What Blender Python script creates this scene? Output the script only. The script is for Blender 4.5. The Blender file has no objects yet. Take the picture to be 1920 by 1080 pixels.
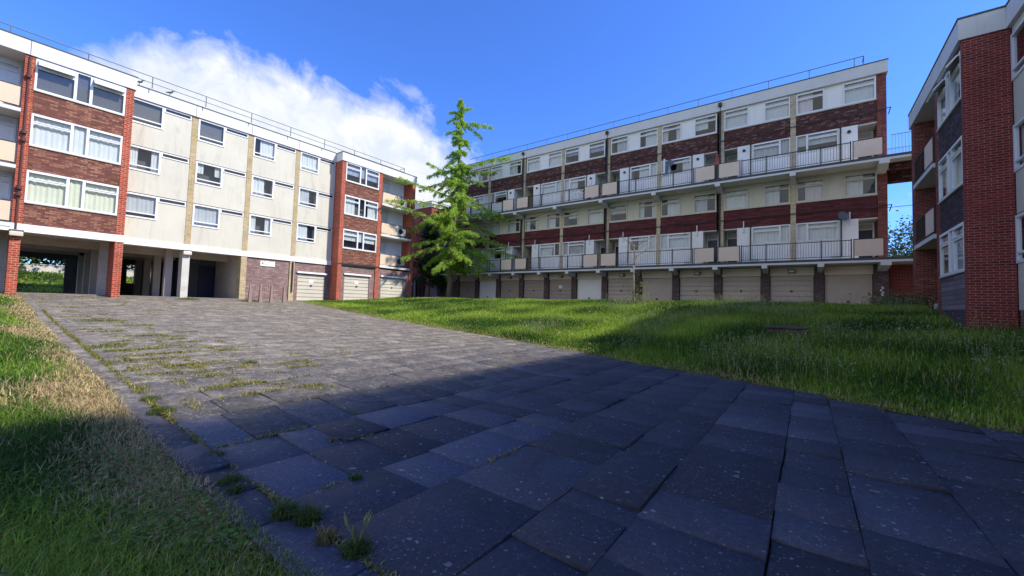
import bpy, math, random
import numpy as np
from math import radians, sin, cos, pi
from mathutils import Matrix, Vector, noise as mnoise

random.seed(7)
RNG = np.random.default_rng(11)
SC = bpy.context.scene
COL = SC.collection

# ------------------------------------------------------------------ camera (eye = origin, z = 0 at eye height)
cam_d = bpy.data.cameras.new('camera')
cam = bpy.data.objects.new('camera', cam_d)
COL.objects.link(cam)
cam_d.sensor_width = 36.0
cam_d.lens = 744.73 / 1920 * 36.0
cam_d.clip_start = 0.05
cam_d.clip_end = 2000
_r = (0.8030864295890832, 0.5950787024501788, 0.030553633172999833)
_u = (0.0019553602421325186, -0.053907945409968655, 0.9985439950187468)
_b = (0.59585934848434, -0.8018573883876655, -0.044456332641485824)
cam.matrix_world = Matrix(((_r[0], _u[0], _b[0], 0), (_r[1], _u[1], _b[1], 0), (_r[2], _u[2], _b[2], 0), (0, 0, 0, 1)))
SC.camera = cam

# ------------------------------------------------------------------ sun, sky, exposure
SUN_AZ = radians(68.0)          # clockwise from +Y
SUN_EL = radians(43.0)
sun_d = bpy.data.lights.new('sun', 'SUN')
sun_d.energy = 3.9
sun_d.angle = radians(2.0)
sun_d.color = (1.0, 0.93, 0.80)
sun = bpy.data.objects.new('sun', sun_d)
COL.objects.link(sun)
_sd = Vector((sin(SUN_AZ) * cos(SUN_EL), cos(SUN_AZ) * cos(SUN_EL), sin(SUN_EL)))
sun.rotation_euler = (-_sd).to_track_quat('-Z', 'Y').to_euler()
sun.location = (30, 12, 40)
SC.view_settings.view_transform = 'Standard'
SC.view_settings.look = 'None'
SC.view_settings.gamma = 1.0
SC.view_settings.exposure = 0.60
SC.render.engine = 'CYCLES'
SC.cycles.max_bounces = 8
SC.cycles.transparent_max_bounces = 12
SC.cycles.use_denoising = True


class NT:
    """tiny node-tree helper"""
    def __init__(self, tree):
        self.t = tree

    def n(self, typ, **kw):
        nd = self.t.nodes.new(typ)
        for k, v in kw.items():
            if k == 'inp':
                for kk, vv in v.items():
                    nd.inputs[kk].default_value = vv
            else:
                setattr(nd, k, v)
        return nd

    def l(self, a, b):
        self.t.links.new(a, b)

    def math(self, op, a, b=None, clamp=False):
        nd = self.n('ShaderNodeMath', operation=op, use_clamp=clamp)
        for i, x in enumerate((a, b)):
            if x is None:
                continue
            if isinstance(x, (int, float)):
                nd.inputs[i].default_value = x
            else:
                self.l(x, nd.inputs[i])
        return nd.outputs[0]

    def mix(self, fac, a, b, blend='MIX'):
        nd = self.n('ShaderNodeMix', data_type='RGBA', blend_type=blend)
        for i, x in ((0, fac), (6, a), (7, b)):
            if isinstance(x, (int, float)):
                nd.inputs[i].default_value = x
            elif isinstance(x, tuple):
                nd.inputs[i].default_value = (*x[:3], 1)
            else:
                self.l(x, nd.inputs[i])
        return nd.outputs[2]

    def ramp(self, fac, stops):
        nd = self.n('ShaderNodeValToRGB')
        el = nd.color_ramp.elements
        while len(el) < len(stops):
            el.new(0.5)
        for e, (p, c) in zip(el, stops):
            e.position = p
            e.color = (c, c, c, 1) if isinstance(c, (int, float)) else (*c, 1)
        self.l(fac, nd.inputs[0])
        return nd.outputs[0]

    def noise(self, vec, scale, detail=4, rough=0.55, dist=0.0):
        nd = self.n('ShaderNodeTexNoise', inp={'Scale': scale, 'Detail': detail, 'Roughness': rough, 'Distortion': dist})
        if vec is not None:
            self.l(vec, nd.inputs['Vector'])
        return nd.outputs['Fac']


world = bpy.data.worlds.new('World')
SC.world = world
world.use_nodes = True
W = NT(world.node_tree)
world.node_tree.nodes.clear()
w_out = W.n('ShaderNodeOutputWorld')
w_bg = W.n('ShaderNodeBackground', inp={'Strength': 0.15})
sky = W.n('ShaderNodeTexSky', sky_type='NISHITA', sun_disc=False, sun_elevation=SUN_EL, sun_rotation=SUN_AZ,
          altitude=50, air_density=1.0, dust_density=0.3, ozone_density=3.5)
w_tc = W.n('ShaderNodeTexCoord')
w_sep = W.n('ShaderNodeSeparateXYZ')
W.l(w_tc.outputs['Generated'], w_sep.inputs[0])
az = W.math('MULTIPLY', W.math('ARCTAN2', w_sep.outputs[0], w_sep.outputs[1]), 180 / pi)
el = W.math('MULTIPLY', W.math('ARCSINE', w_sep.outputs[2]), 180 / pi)
w_n1 = W.noise(w_tc.outputs['Generated'], 5.0, 8, 0.58, 0.4)
w_n2 = W.noise(w_tc.outputs['Generated'], 14.0, 7, 0.6, 0.6)


az_abs = W.math('ABSOLUTE', az)


def cloud_blob(ca, ce, ra, re, p=2.6, amp=0.85, soft=0.30, az_=None):
    a = W.math('POWER', W.math('ABSOLUTE', W.math('DIVIDE', W.math('SUBTRACT', az_ or az, ca), ra)), p)
    e = W.math('POWER', W.math('ABSOLUTE', W.math('DIVIDE', W.math('SUBTRACT', el, ce), re)), p)
    r_ = W.math('POWER', W.math('ADD', a, e), 1.0 / p)
    v = W.math('SUBTRACT', 1.0, r_)
    nn = W.math('MULTIPLY', W.math('SUBTRACT', W.math('ADD', W.math('MULTIPLY', w_n1, 0.7), W.math('MULTIPLY', w_n2, 0.3)), 0.5), amp)
    return W.math('MULTIPLY', W.math('ADD', v, nn), 1.0 / soft, clamp=True)


c1 = cloud_blob(-66.0, 13.0, 24.0, 14.8)
c2 = cloud_blob(-50.0, 12.0, 7.0, 6.8, 2.0, 0.35, 0.25)
c3 = cloud_blob(60.0, 12.0, 50.0, 9.0, 2.0, 1.0, 0.5)
c4 = cloud_blob(180.0, 24.0, 62.0, 25.0, 2.4, 1.0, 0.4, az_abs)      # unseen cloud bank added behind the camera to brighten the far front
cm = W.math('MAXIMUM', W.math('MAXIMUM', c1, c2), W.math('MAXIMUM', c3, c4))
cm = W.ramp(cm, [(0.0, 0.0), (0.25, 0.45), (0.6, 0.93), (1.0, 1.0)])
ccol = W.mix(W.ramp(w_n2, [(0.36, 0.0), (0.62, 1.0)]), (3.6, 3.9, 4.4), (4.55, 4.65, 4.8))
skyc = W.mix(1.0, sky.outputs[0], (0.45, 0.74, 1.36), 'MULTIPLY')
W.l(W.mix(cm, skyc, ccol), w_bg.inputs['Color'])
W.l(w_bg.outputs[0], w_out.inputs[0])


# ------------------------------------------------------------------ materials
def new_mat(name):
    m = bpy.data.materials.new(name)
    m.use_nodes = True
    t = NT(m.node_tree)
    b = m.node_tree.nodes['Principled BSDF']
    return m, t, b


def bump(t, b, h, strength=0.3, dist=0.02):
    nd = t.n('ShaderNodeBump', inp={'Strength': strength, 'Distance': dist})
    t.l(h, nd.inputs['Height'])
    t.l(nd.outputs[0], b.inputs['Normal'])


def M_plain(name, col, rough=0.6, var=0.12, scale=2.5, dirt=None, metal=0.0, spec=0.4, streak=0.0):
    m, t, b = new_mat(name)
    pos = t.n('ShaderNodeNewGeometry').outputs['Position']
    n1 = t.noise(pos, scale, 5)
    n2 = t.noise(pos, scale * 9, 3)
    lo = tuple(c * (1 - var) for c in col)
    hi = tuple(min(1, c * (1 + var)) for c in col)
    c = t.mix(t.ramp(n1, [(0.3, 0.0), (0.7, 1.0)]), lo, hi)
    c = t.mix(t.math('MULTIPLY', n2, var), c, tuple(x * 0.6 for x in col))
    if dirt:
        mp = t.n('ShaderNodeMapping', inp={'Scale': (1.6, 1.6, 0.25 if streak else 1.2)})
        t.l(pos, mp.inputs[0])
        n3 = t.noise(mp.outputs[0], 1.7, 7, 0.7, 0.8)
        c = t.mix(t.ramp(n3, [(0.52, 0.0), (0.78, dirt[3])]), c, dirt[:3])
    t.l(c, b.inputs['Base Color'])
    b.inputs['Roughness'].default_value = rough
    b.inputs['Metallic'].default_value = metal
    b.inputs['Specular IOR Level'].default_value = spec
    return m


def wall_uv(t):
    g = t.n('ShaderNodeNewGeometry')
    sp = t.n('ShaderNodeSeparateXYZ')
    t.l(g.outputs['Position'], sp.inputs[0])
    sn = t.n('ShaderNodeSeparateXYZ')
    t.l(g.outputs['True Normal'], sn.inputs[0])
    side = t.math('GREATER_THAN', t.math('ABSOLUTE', sn.outputs[0]), 0.5)
    mx = t.n('ShaderNodeMix', data_type='FLOAT')
    t.l(side, mx.inputs[0])
    t.l(sp.outputs[0], mx.inputs[2])
    t.l(sp.outputs[1], mx.inputs[3])
    cb = t.n('ShaderNodeCombineXYZ')
    t.l(mx.outputs[0], cb.inputs[0])
    t.l(sp.outputs[2], cb.inputs[1])
    return cb.outputs[0], g.outputs['Position']


def M_brick(name, c1, c2, mortar, light=None, lightamt=0.3, w=0.225, h=0.075, ms=0.011, rough=0.85, offset=0.5, patch=None):
    m, t, b = new_mat(name)
    uv, pos = wall_uv(t)
    bt = t.n('ShaderNodeTexBrick', offset=offset, inp={'Color1': (*c1, 1), 'Color2': (*c2, 1), 'Mortar': (*mortar, 1), 'Scale': 1.0,
                                       'Mortar Size': ms, 'Mortar Smooth': 0.2, 'Bias': 0.0, 'Brick Width': w, 'Row Height': h})
    t.l(uv, bt.inputs['Vector'])
    c = bt.outputs['Color']
    # one random value per brick
    su = t.n('ShaderNodeSeparateXYZ')
    t.l(uv, su.inputs[0])
    row = t.math('FLOOR', t.math('DIVIDE', su.outputs[1], h))
    odd = t.math('MULTIPLY', t.math('FLOORED_MODULO', row, 2.0), offset)
    col_ = t.math('FLOOR', t.math('ADD', t.math('DIVIDE', su.outputs[0], w), t.math('SUBTRACT', 1.0, odd) if False else odd))
    cb2 = t.n('ShaderNodeCombineXYZ')
    t.l(col_, cb2.inputs[0])
    t.l(row, cb2.inputs[1])
    wn = t.n('ShaderNodeTexWhiteNoise', noise_dimensions='2D')
    t.l(cb2.outputs[0], wn.inputs['Vector'])
    wv = wn.outputs['Value']
    inb = t.math('SUBTRACT', 1.0, bt.outputs['Fac'])
    sh = t.ramp(wv, [(0.0, 0.55), (0.2, 0.85), (0.8, 1.1), (1.0, 1.25)])
    c = t.mix(inb, c, t.mix(1.0, c, sh, 'MULTIPLY'))
    if light:
        f = t.math('MULTIPLY', t.ramp(wv, [(1 - lightamt - 0.1, 0.0), (1.0, 0.85)]), inb)
        c = t.mix(f, c, light)
    n1 = t.noise(pos, 1.1, 6, 0.65)
    c = t.mix(t.ramp(n1, [(0.4, 0.0), (0.75, 0.5)]), c, tuple(x * 0.5 for x in c1))
    if patch:
        n3 = t.noise(pos, 0.9, 5, 0.6, 1.0)
        c = t.mix(t.ramp(n3, [(0.55, 0.0), (0.7, patch[3])]), c, patch[:3])
    t.l(c, b.inputs['Base Color'])
    b.inputs['Roughness'].default_value = rough
    b.inputs['Specular IOR Level'].default_value = 0.25
    bump(t, b, bt.outputs['Fac'], 0.4, -0.006)
    return m


def M_glass(name, tint=(0.90, 0.93, 0.94), refl=1.0):
    m = bpy.data.materials.new(name)
    m.use_nodes = True
    t = NT(m.node_tree)
    m.node_tree.nodes.clear()
    o = t.n('ShaderNodeOutputMaterial')
    tr = t.n('ShaderNodeBsdfTransparent', inp={'Color': (*tint, 1)})
    gl = t.n('ShaderNodeBsdfGlossy', inp={'Roughness': 0.03, 'Color': (0.95, 0.97, 1, 1)})
    fr = t.n('ShaderNodeLayerWeight', inp={'Blend': 0.5})
    pos = t.n('ShaderNodeNewGeometry').outputs['Position']
    bp = t.n('ShaderNodeBump', inp={'Strength': 0.06, 'Distance': 0.05})
    t.l(t.noise(pos, 1.8, 2), bp.inputs['Height'])
    t.l(bp.outputs[0], gl.inputs['Normal'])
    f = t.math('ADD', t.math('MULTIPLY', t.math('POWER', fr.outputs[1], 4.0), 0.8 * refl), 0.065 * refl, clamp=True)
    mx = t.n('ShaderNodeMixShader')
    t.l(f, mx.inputs[0])
    t.l(tr.outputs[0], mx.inputs[1])
    t.l(gl.outputs[0], mx.inputs[2])
    t.l(mx.outputs[0], o.inputs[0])
    return m


def M_leaf(name, trans=0.35, rough=0.6, tint=(1, 1, 1)):
    m = bpy.data.materials.new(name)
    m.use_nodes = True
    t = NT(m.node_tree)
    m.node_tree.nodes.clear()
    o = t.n('ShaderNodeOutputMaterial')
    at = t.n('ShaderNodeAttribute', attribute_name='tone')
    c = t.mix(1.0, at.outputs['Color'], tint, 'MULTIPLY')
    d = t.n('ShaderNodeBsdfPrincipled', inp={'Roughness': rough, 'Specular IOR Level': 0.25})
    tl = t.n('ShaderNodeBsdfTranslucent')
    t.l(c, d.inputs['Base Color'])
    t.l(c, tl.inputs['Color'])
    mx = t.n('ShaderNodeMixShader', inp={0: trans})
    t.l(d.outputs[0], mx.inputs[1])
    t.l(tl.outputs[0], mx.inputs[2])
    t.l(mx.outputs[0], o.inputs[0])
    return m


MT = {}
MT['white_board'] = M_plain('white_board', (0.80, 0.80, 0.78), 0.55, 0.04, 1.3, (0.42, 0.41, 0.38, 0.35), streak=1)
MT['fascia'] = M_plain('fascia_white', (0.64, 0.64, 0.63), 0.5, 0.05, 1.0, (0.40, 0.40, 0.38, 0.35), streak=1)
MT['render'] = M_plain('cream_render', (0.585, 0.56, 0.465), 0.8, 0.06, 0.7, (0.33, 0.305, 0.24, 0.6), streak=1)
MT['upvc'] = M_plain('white_upvc', (0.74, 0.75, 0.76), 0.35, 0.02, 2.0)
MT['trim_dark'] = M_plain('roof_edge', (0.06, 0.065, 0.07), 0.6)
MT['concrete'] = M_plain('pale_concrete', (0.55, 0.53, 0.48), 0.8, 0.10, 1.5, (0.28, 0.26, 0.23, 0.6))
MT['soffit'] = M_plain('soffit', (0.62, 0.60, 0.54), 0.8, 0.08, 1.5, (0.36, 0.34, 0.3, 0.5))
MT['inside'] = M_plain('room_dark', (0.10, 0.10, 0.105), 0.9, 0.3, 1.0)
MT['under'] = M_plain('undercroft_paint', (0.50, 0.43, 0.345), 0.8, 0.12, 1.2, (0.25, 0.22, 0.2, 0.6))
MT['tower_red'] = M_brick('red_orange_brick', (0.40, 0.072, 0.040), (0.32, 0.052, 0.030), (0.52, 0.27, 0.18), None, ms=0.012, w=0.24, h=0.10)
MT['spandrel'] = M_brick('mottled_brown_brick', (0.21, 0.075, 0.055), (0.17, 0.055, 0.042), (0.13, 0.075, 0.06), (0.40, 0.20, 0.12), 0.38, w=0.24, h=0.085, ms=0.012)
MT['yellow'] = M_brick('yellow_stock_brick', (0.48, 0.36, 0.17), (0.40, 0.29, 0.13), (0.55, 0.49, 0.36), (0.34, 0.22, 0.1), 0.2, patch=(0.6, 0.55, 0.44, 0.35))
MT['yellow_grey'] = M_brick('weathered_yellow_brick', (0.60, 0.49, 0.30), (0.50, 0.40, 0.24), (0.62, 0.56, 0.44), (0.26, 0.19, 0.11), 0.25, patch=(0.5, 0.47, 0.40, 0.5))
MT['garage_brick'] = M_brick('purple_flecked_brick', (0.20, 0.105, 0.10), (0.155, 0.08, 0.08), (0.36, 0.29, 0.27), (0.38, 0.22, 0.20), 0.2)
MT['plum'] = M_brick('plum_brick', (0.135, 0.036, 0.040), (0.11, 0.03, 0.034), (0.075, 0.028, 0.03), (0.18, 0.06, 0.06), 0.2, h=0.09, w=0.5)
MT['dark_spandrel'] = M_brick('dark_hung_brick', (0.14, 0.058, 0.048), (0.10, 0.040, 0.036), (0.05, 0.03, 0.028), (0.34, 0.2, 0.16), 0.15, w=0.17, h=0.10, ms=0.014)
MT['pillar_dark'] = M_brick('dark_pillar_brick', (0.105, 0.07, 0.075), (0.08, 0.05, 0.055), (0.12, 0.1, 0.1), (0.2, 0.14, 0.14), 0.12)
MT['gable_red'] = M_brick('red_facing_brick', (0.27, 0.040, 0.030), (0.20, 0.028, 0.025), (0.33, 0.19, 0.165), (0.15, 0.03, 0.04), 0.2, ms=0.009, patch=(0.22, 0.04, 0.045, 0.4))
MT['gable_red2'] = M_brick('red_pier_brick', (0.22, 0.040, 0.034), (0.17, 0.030, 0.027), (0.26, 0.15, 0.12), (0.32, 0.13, 0.07), 0.15)
MT['tile_dark'] = M_brick('dark_tile_hanging', (0.085, 0.06, 0.07), (0.065, 0.045, 0.055), (0.02, 0.015, 0.02), (0.13, 0.1, 0.1), 0.1, w=0.3, h=0.11, ms=0.012)
MT['boarding'] = M_brick('lapped_boarding', (0.20, 0.165, 0.18), (0.18, 0.15, 0.165), (0.07, 0.055, 0.06), None, w=6.0, h=0.15, ms=0.010)
MT['beige'] = M_plain('beige_panel', (0.66, 0.51, 0.36), 0.55, 0.04, 1.0, (0.5, 0.4, 0.3, 0.25))
MT['beige_far'] = M_plain('pinkish_beige_panel', (0.72, 0.58, 0.46), 0.55, 0.05, 1.0, (0.45, 0.38, 0.33, 0.3))
MT['black_metal'] = M_plain('dark_metal', (0.025, 0.025, 0.03), 0.45, 0.1)
MT['grey_metal'] = M_plain('galvanised_rail', (0.13, 0.14, 0.16), 0.5, 0.1)
MT['pipe_red'] = M_plain('red_brown_pipe', (0.10, 0.035, 0.03), 0.5, 0.1)
MT['blue_metal'] = M_plain('pale_blue_rail', (0.36, 0.47, 0.60), 0.5, 0.1)
MT['door_cream'] = M_plain('cream_garage_door', (0.58, 0.53, 0.44), 0.45, 0.05, 1.2, (0.38, 0.34, 0.28, 0.35))
MT['door_taupe'] = M_plain('taupe_garage_door', (0.42, 0.36, 0.315), 0.45, 0.07, 1.2, (0.26, 0.22, 0.19, 0.6))
MT['door_taupe_dark'] = M_plain('dark_taupe_garage_door', (0.33, 0.28, 0.25), 0.45, 0.06, 1.2, (0.2, 0.17, 0.16, 0.4))
MT['door_white'] = M_plain('white_garage_door', (0.70, 0.71, 0.73), 0.4, 0.03, 1.2, (0.5, 0.5, 0.5, 0.2))
MT['door_lilac'] = M_plain('lilac_garage_door', (0.40, 0.38, 0.44), 0.45, 0.05)
MT['navy'] = M_plain('navy_paint', (0.018, 0.02, 0.055), 0.35, 0.1)
MT['curtain_w'] = M_plain('white_net_curtain', (0.62, 0.64, 0.63), 0.9, 0.05)
MT['curtain_g'] = M_plain('grey_curtain', (0.45, 0.47, 0.48), 0.9, 0.08)
MT['curtain_y'] = M_plain('cream_curtain', (0.66, 0.66, 0.50), 0.9, 0.06)
MT['curtain_p'] = M_plain('pinkish_curtain', (0.66, 0.58, 0.58), 0.9, 0.06)
MT['curtain_b'] = M_plain('blue_curtain', (0.32, 0.36, 0.50), 0.9, 0.06)
MT['glass'] = M_glass('window_glass')
MT['glass_grey'] = M_glass('grey_glass', (0.8, 0.82, 0.85), 1.3)
MT['blind'] = M_plain('grey_blind', (0.13, 0.135, 0.145), 0.9, 0.05)  # flat grey sheet; dark room and sky reflection put into its colour
MT['lamp'] = M_plain('lamp_lens', (0.62, 0.55, 0.42), 0.3, 0.03)
MT['sign'] = M_plain('sign_face', (0.70, 0.74, 0.70), 0.4, 0.03, 3.0)
MT['sign_text'] = M_plain('sign_lettering', (0.22, 0.27, 0.26), 0.5, 0.05)
MT['graffiti'] = M_plain('white_paint_marks', (0.72, 0.72, 0.74), 0.6, 0.05)
MT['pot'] = M_plain('terracotta', (0.42, 0.11, 0.07), 0.7, 0.1)
MT['bark'] = M_plain('bark', (0.17, 0.12, 0.085), 0.9, 0.35, 6.0)
MT['bark_pale'] = M_plain('pale_bark', (0.33, 0.28, 0.22), 0.9, 0.2, 6.0)
MT['seed'] = M_plain('grass_seed_head', (0.20, 0.22, 0.10), 0.9, 0.2, 30)
MT['bollard'] = M_plain('pinkish_concrete', (0.26, 0.20, 0.165), 0.85, 0.12, 6.0, (0.25, 0.2, 0.17, 0.6))
MT['bird'] = M_plain('dark_feather', (0.06, 0.06, 0.07), 0.7, 0.2, 20)
MT['red_bits'] = M_plain('red_cloth', (0.55, 0.06, 0.05), 0.8, 0.1)
MT['leaf'] = M_leaf('leaf', 0.55)
MT['grass'] = M_leaf('grass_blade', 0.42, 0.55)
MT['tarmac'] = M_plain('tarmac', (0.075, 0.073, 0.07), 0.9, 0.25, 3.0)
MT['floor'] = M_plain('undercroft_floor', (0.22, 0.20, 0.18), 0.85, 0.2, 1.0)


def make_soil():
    m, t, b = new_mat('turf_soil')
    pos = t.n('ShaderNodeNewGeometry').outputs['Position']
    n1 = t.noise(pos, 0.6, 6, 0.6)
    n2 = t.noise(pos, 14.0, 4, 0.6)
    c = t.mix(n2, (0.030, 0.045, 0.014), (0.075, 0.10, 0.030))
    c = t.mix(t.ramp(n1, [(0.5, 0.0), (0.7, 0.5)]), c, (0.10, 0.085, 0.04))
    t.l(c, b.inputs['Base Color'])
    b.inputs['Roughness'].default_value = 0.95
    return m


def make_slab():
    m, t, b = new_mat('paving_slab')
    g = t.n('ShaderNodeNewGeometry')
    pos = g.outputs['Position']
    at = t.n('ShaderNodeAttribute', attribute_name='tone')
    n1 = t.noise(pos, 1.1, 7, 0.65, 0.4)
    n2 = t.noise(pos, 28.0, 5, 0.7)
    base = t.mix(t.ramp(n2, [(0.3, 0.0), (0.7, 1.0)]), (0.030, 0.031, 0.044), (0.058, 0.059, 0.076))  # the near shade's blue darkness is put into this slab tone
    base = t.mix(1.0, base, at.outputs['Color'], 'MULTIPLY')
    base = t.mix(t.ramp(n1, [(0.5, 0.0), (0.75, 0.55)]), base, (0.035, 0.034, 0.036))
    # lichen: round pale spots of several sizes, denser on the sunny far half of the path
    sp = t.n('ShaderNodeSeparateXYZ')
    t.l(pos, sp.inputs[0])
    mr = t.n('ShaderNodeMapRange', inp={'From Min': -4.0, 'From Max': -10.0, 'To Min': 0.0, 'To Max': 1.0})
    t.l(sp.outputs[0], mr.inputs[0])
    far_sunlit = mr.outputs[0]
    dist = t.n('ShaderNodeVectorMath', operation='ADD')
    nz = t.n('ShaderNodeTexNoise', inp={'Scale': 18.0, 'Detail': 3})
    t.l(pos, nz.inputs['Vector'])
    sc = t.n('ShaderNodeVectorMath', operation='SCALE', inp={'Scale': 0.035})
    t.l(nz.outputs['Color'], sc.inputs[0])
    t.l(pos, dist.inputs[0])
    t.l(sc.outputs[0], dist.inputs[1])
    for scale, rad, amt, rnd in ((8.0, 0.22, 0.45, 0.52), (17.0, 0.26, 0.5, 0.46), (42.0, 0.34, 0.4, 0.40)):
        v = t.n('ShaderNodeTexVoronoi', inp={'Scale': scale, 'Randomness': 1.0})
        t.l(dist.outputs[0], v.inputs['Vector'])
        vs = t.n('ShaderNodeSeparateColor')
        t.l(v.outputs['Color'], vs.inputs[0])
        size = t.math('MULTIPLY', vs.outputs[0], rad)
        spot = t.math('LESS_THAN', v.outputs['Distance'], size)
        keep = t.math('GREATER_THAN', t.math('ADD', vs.outputs[1], t.math('MULTIPLY', far_sunlit, 0.28)),
                      t.math('ADD', rnd - 0.28, t.math('MULTIPLY', n1, 0.98)))
        f = t.math('MULTIPLY', t.math('MULTIPLY', spot, keep), amt)
        base = t.mix(f, base, (0.36, 0.36, 0.37))
    # worn sandy film on the far part; its colour also holds the sunlit warmth
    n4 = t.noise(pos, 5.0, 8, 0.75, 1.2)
    film = t.math('MULTIPLY', t.ramp(n4, [(0.34, 0.1), (0.58, 0.9)]), far_sunlit)
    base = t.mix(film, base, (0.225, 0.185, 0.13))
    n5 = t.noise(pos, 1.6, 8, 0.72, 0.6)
    base = t.mix(t.math('MULTIPLY', t.ramp(n5, [(0.50, 0.0), (0.66, 0.8)]), far_sunlit), base, (0.40, 0.35, 0.27))
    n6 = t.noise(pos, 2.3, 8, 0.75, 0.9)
    base = t.mix(t.math('MULTIPLY', t.ramp(n6, [(0.52, 0.0), (0.66, 0.8)]), t.math('MULTIPLY', far_sunlit, 0.9)), base, (0.07, 0.062, 0.052))
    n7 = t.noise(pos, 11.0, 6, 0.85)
    base = t.mix(t.math('MULTIPLY', t.ramp(n7, [(0.54, 0.0), (0.61, 0.9)]), t.math('ADD', t.math('MULTIPLY', far_sunlit, 0.85), 0.06)), base, (0.47, 0.435, 0.36))
    # damp dirt stains and a few rusty marks
    n8 = t.noise(pos, 0.7, 7, 0.7, 1.5)
    base = t.mix(t.ramp(n8, [(0.55, 0.0), (0.75, 0.6)]), base, (0.028, 0.026, 0.024))
    t.l(base, b.inputs['Base Color'])
    b.inputs['Roughness'].default_value = 0.75
    b.inputs['Specular IOR Level'].default_value = 0.3
    bump(t, b, n2, 0.35, 0.008)
    return m


MT['soil'] = make_soil()
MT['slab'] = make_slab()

# ------------------------------------------------------------------ objects
ROOT = {}


def tag(o, label=None, cat=None, group=None, kind=None):
    if label: o['label'] = label
    if cat: o['category'] = cat
    if group: o['group'] = group
    if kind: o['kind'] = kind
    return o


def thing(name, loc, label, cat, group=None):
    o = bpy.data.objects.new(name, None)
    o.empty_display_size = 0.2
    COL.objects.link(o)
    o.location = loc
    ROOT[o.name] = Vector(loc)
    return tag(o, label, cat, group)


class MB:
    def __init__(self):
        self.v, self.f = [], []

    def box(self, x0, x1, y0, y1, z0, z1):
        if x0 > x1: x0, x1 = x1, x0
        if y0 > y1: y0, y1 = y1, y0
        if z0 > z1: z0, z1 = z1, z0
        n = len(self.v)
        self.v += [(x0, y0, z0), (x1, y0, z0), (x1, y1, z0), (x0, y1, z0), (x0, y0, z1), (x1, y0, z1), (x1, y1, z1), (x0, y1, z1)]
        for q in ((0, 3, 2, 1), (4, 5, 6, 7), (0, 1, 5, 4), (1, 2, 6, 5), (2, 3, 7, 6), (3, 0, 4, 7)):
            self.f.append(tuple(n + i for i in q))
        return self

    def hexa(self, pts):
        n = len(self.v)
        self.v += [tuple(p) for p in pts]
        for q in ((0, 3, 2, 1), (4, 5, 6, 7), (0, 1, 5, 4), (1, 2, 6, 5), (2, 3, 7, 6), (3, 0, 4, 7)):
            self.f.append(tuple(n + i for i in q))
        return self

    def quad(self, *p):
        n = len(self.v)
        self.v += [tuple(x) for x in p]
        self.f.append(tuple(range(n, n + len(p))))
        return self

    def tube(self, pts, radii, seg=8, cap=True):
        pts = [Vector(p) for p in pts]
        if isinstance(radii, (int, float)): radii = [radii] * len(pts)
        n0 = len(self.v)
        for i, p in enumerate(pts):
            d = (pts[min(i + 1, len(pts) - 1)] - pts[max(i - 1, 0)]).normalized()
            a = d.orthogonal().normalized() if abs(d.z) < 0.99 else Vector((1, 0, 0))
            if i == 0: ref = a
            else:
                ref = (ref - d * ref.dot(d)).normalized()
            bb = d.cross(ref)
            for k in range(seg):
                t = 2 * pi * k / seg
                self.v.append(tuple(p + (ref * cos(t) + bb * sin(t)) * radii[i]))
        for i in range(len(pts) - 1):
            for k in range(seg):
                a0 = n0 + i * seg + k
                a1 = n0 + i * seg + (k + 1) % seg
                self.f.append((a0, a1, a1 + seg, a0 + seg))
        if cap:
            self.f.append(tuple(n0 + k for k in reversed(range(seg))))
            self.f.append(tuple(n0 + (len(pts) - 1) * seg + k for k in range(seg)))
        return self

    def lathe(self, c, prof, seg=16):
        self.tube([(c[0], c[1], c[2] + z) for r_, z in prof], [max(r_, 1e-3) for r_, z in prof], seg)
        return self

    def build(self, name, mat, parent=None, label=None, smooth=False, bevel=0.0):
        me = bpy.data.meshes.new(name)
        off = ROOT[parent.name] if parent is not None else Vector((0, 0, 0))
        me.from_pydata([(x - off.x, y - off.y, z - off.z) for x, y, z in self.v], [], self.f)
        me.materials.append(MT[mat] if isinstance(mat, str) else mat)
        if smooth:
            me.polygons.foreach_set('use_smooth', [True] * len(me.polygons))
        me.update()
        o = bpy.data.objects.new(name, me)
        COL.objects.link(o)
        if parent is not None:
            o.parent = parent
            ROOT[o.name] = off
        if label: o['label'] = label
        if bevel:
            md = o.modifiers.new('bevel', 'BEVEL')
            md.width = bevel
            md.segments = 2
            md.limit_method = 'ANGLE'
        return o


def build_each(mb, name, mat, parent, per=1, **k):
    """every box (or run of `per` boxes) of mb becomes a part of its own"""
    for i in range(0, len(mb.v), 8 * per):
        q = MB()
        q.v = mb.v[i:i + 8 * per]
        for j in range(per):
            q.f += [tuple(8 * j + a for a in f) for f in ((0, 3, 2, 1), (4, 5, 6, 7), (0, 1, 5, 4), (1, 2, 6, 5), (2, 3, 7, 6), (3, 0, 4, 7))]
        q.build(name, mat, parent, **k)


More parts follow.
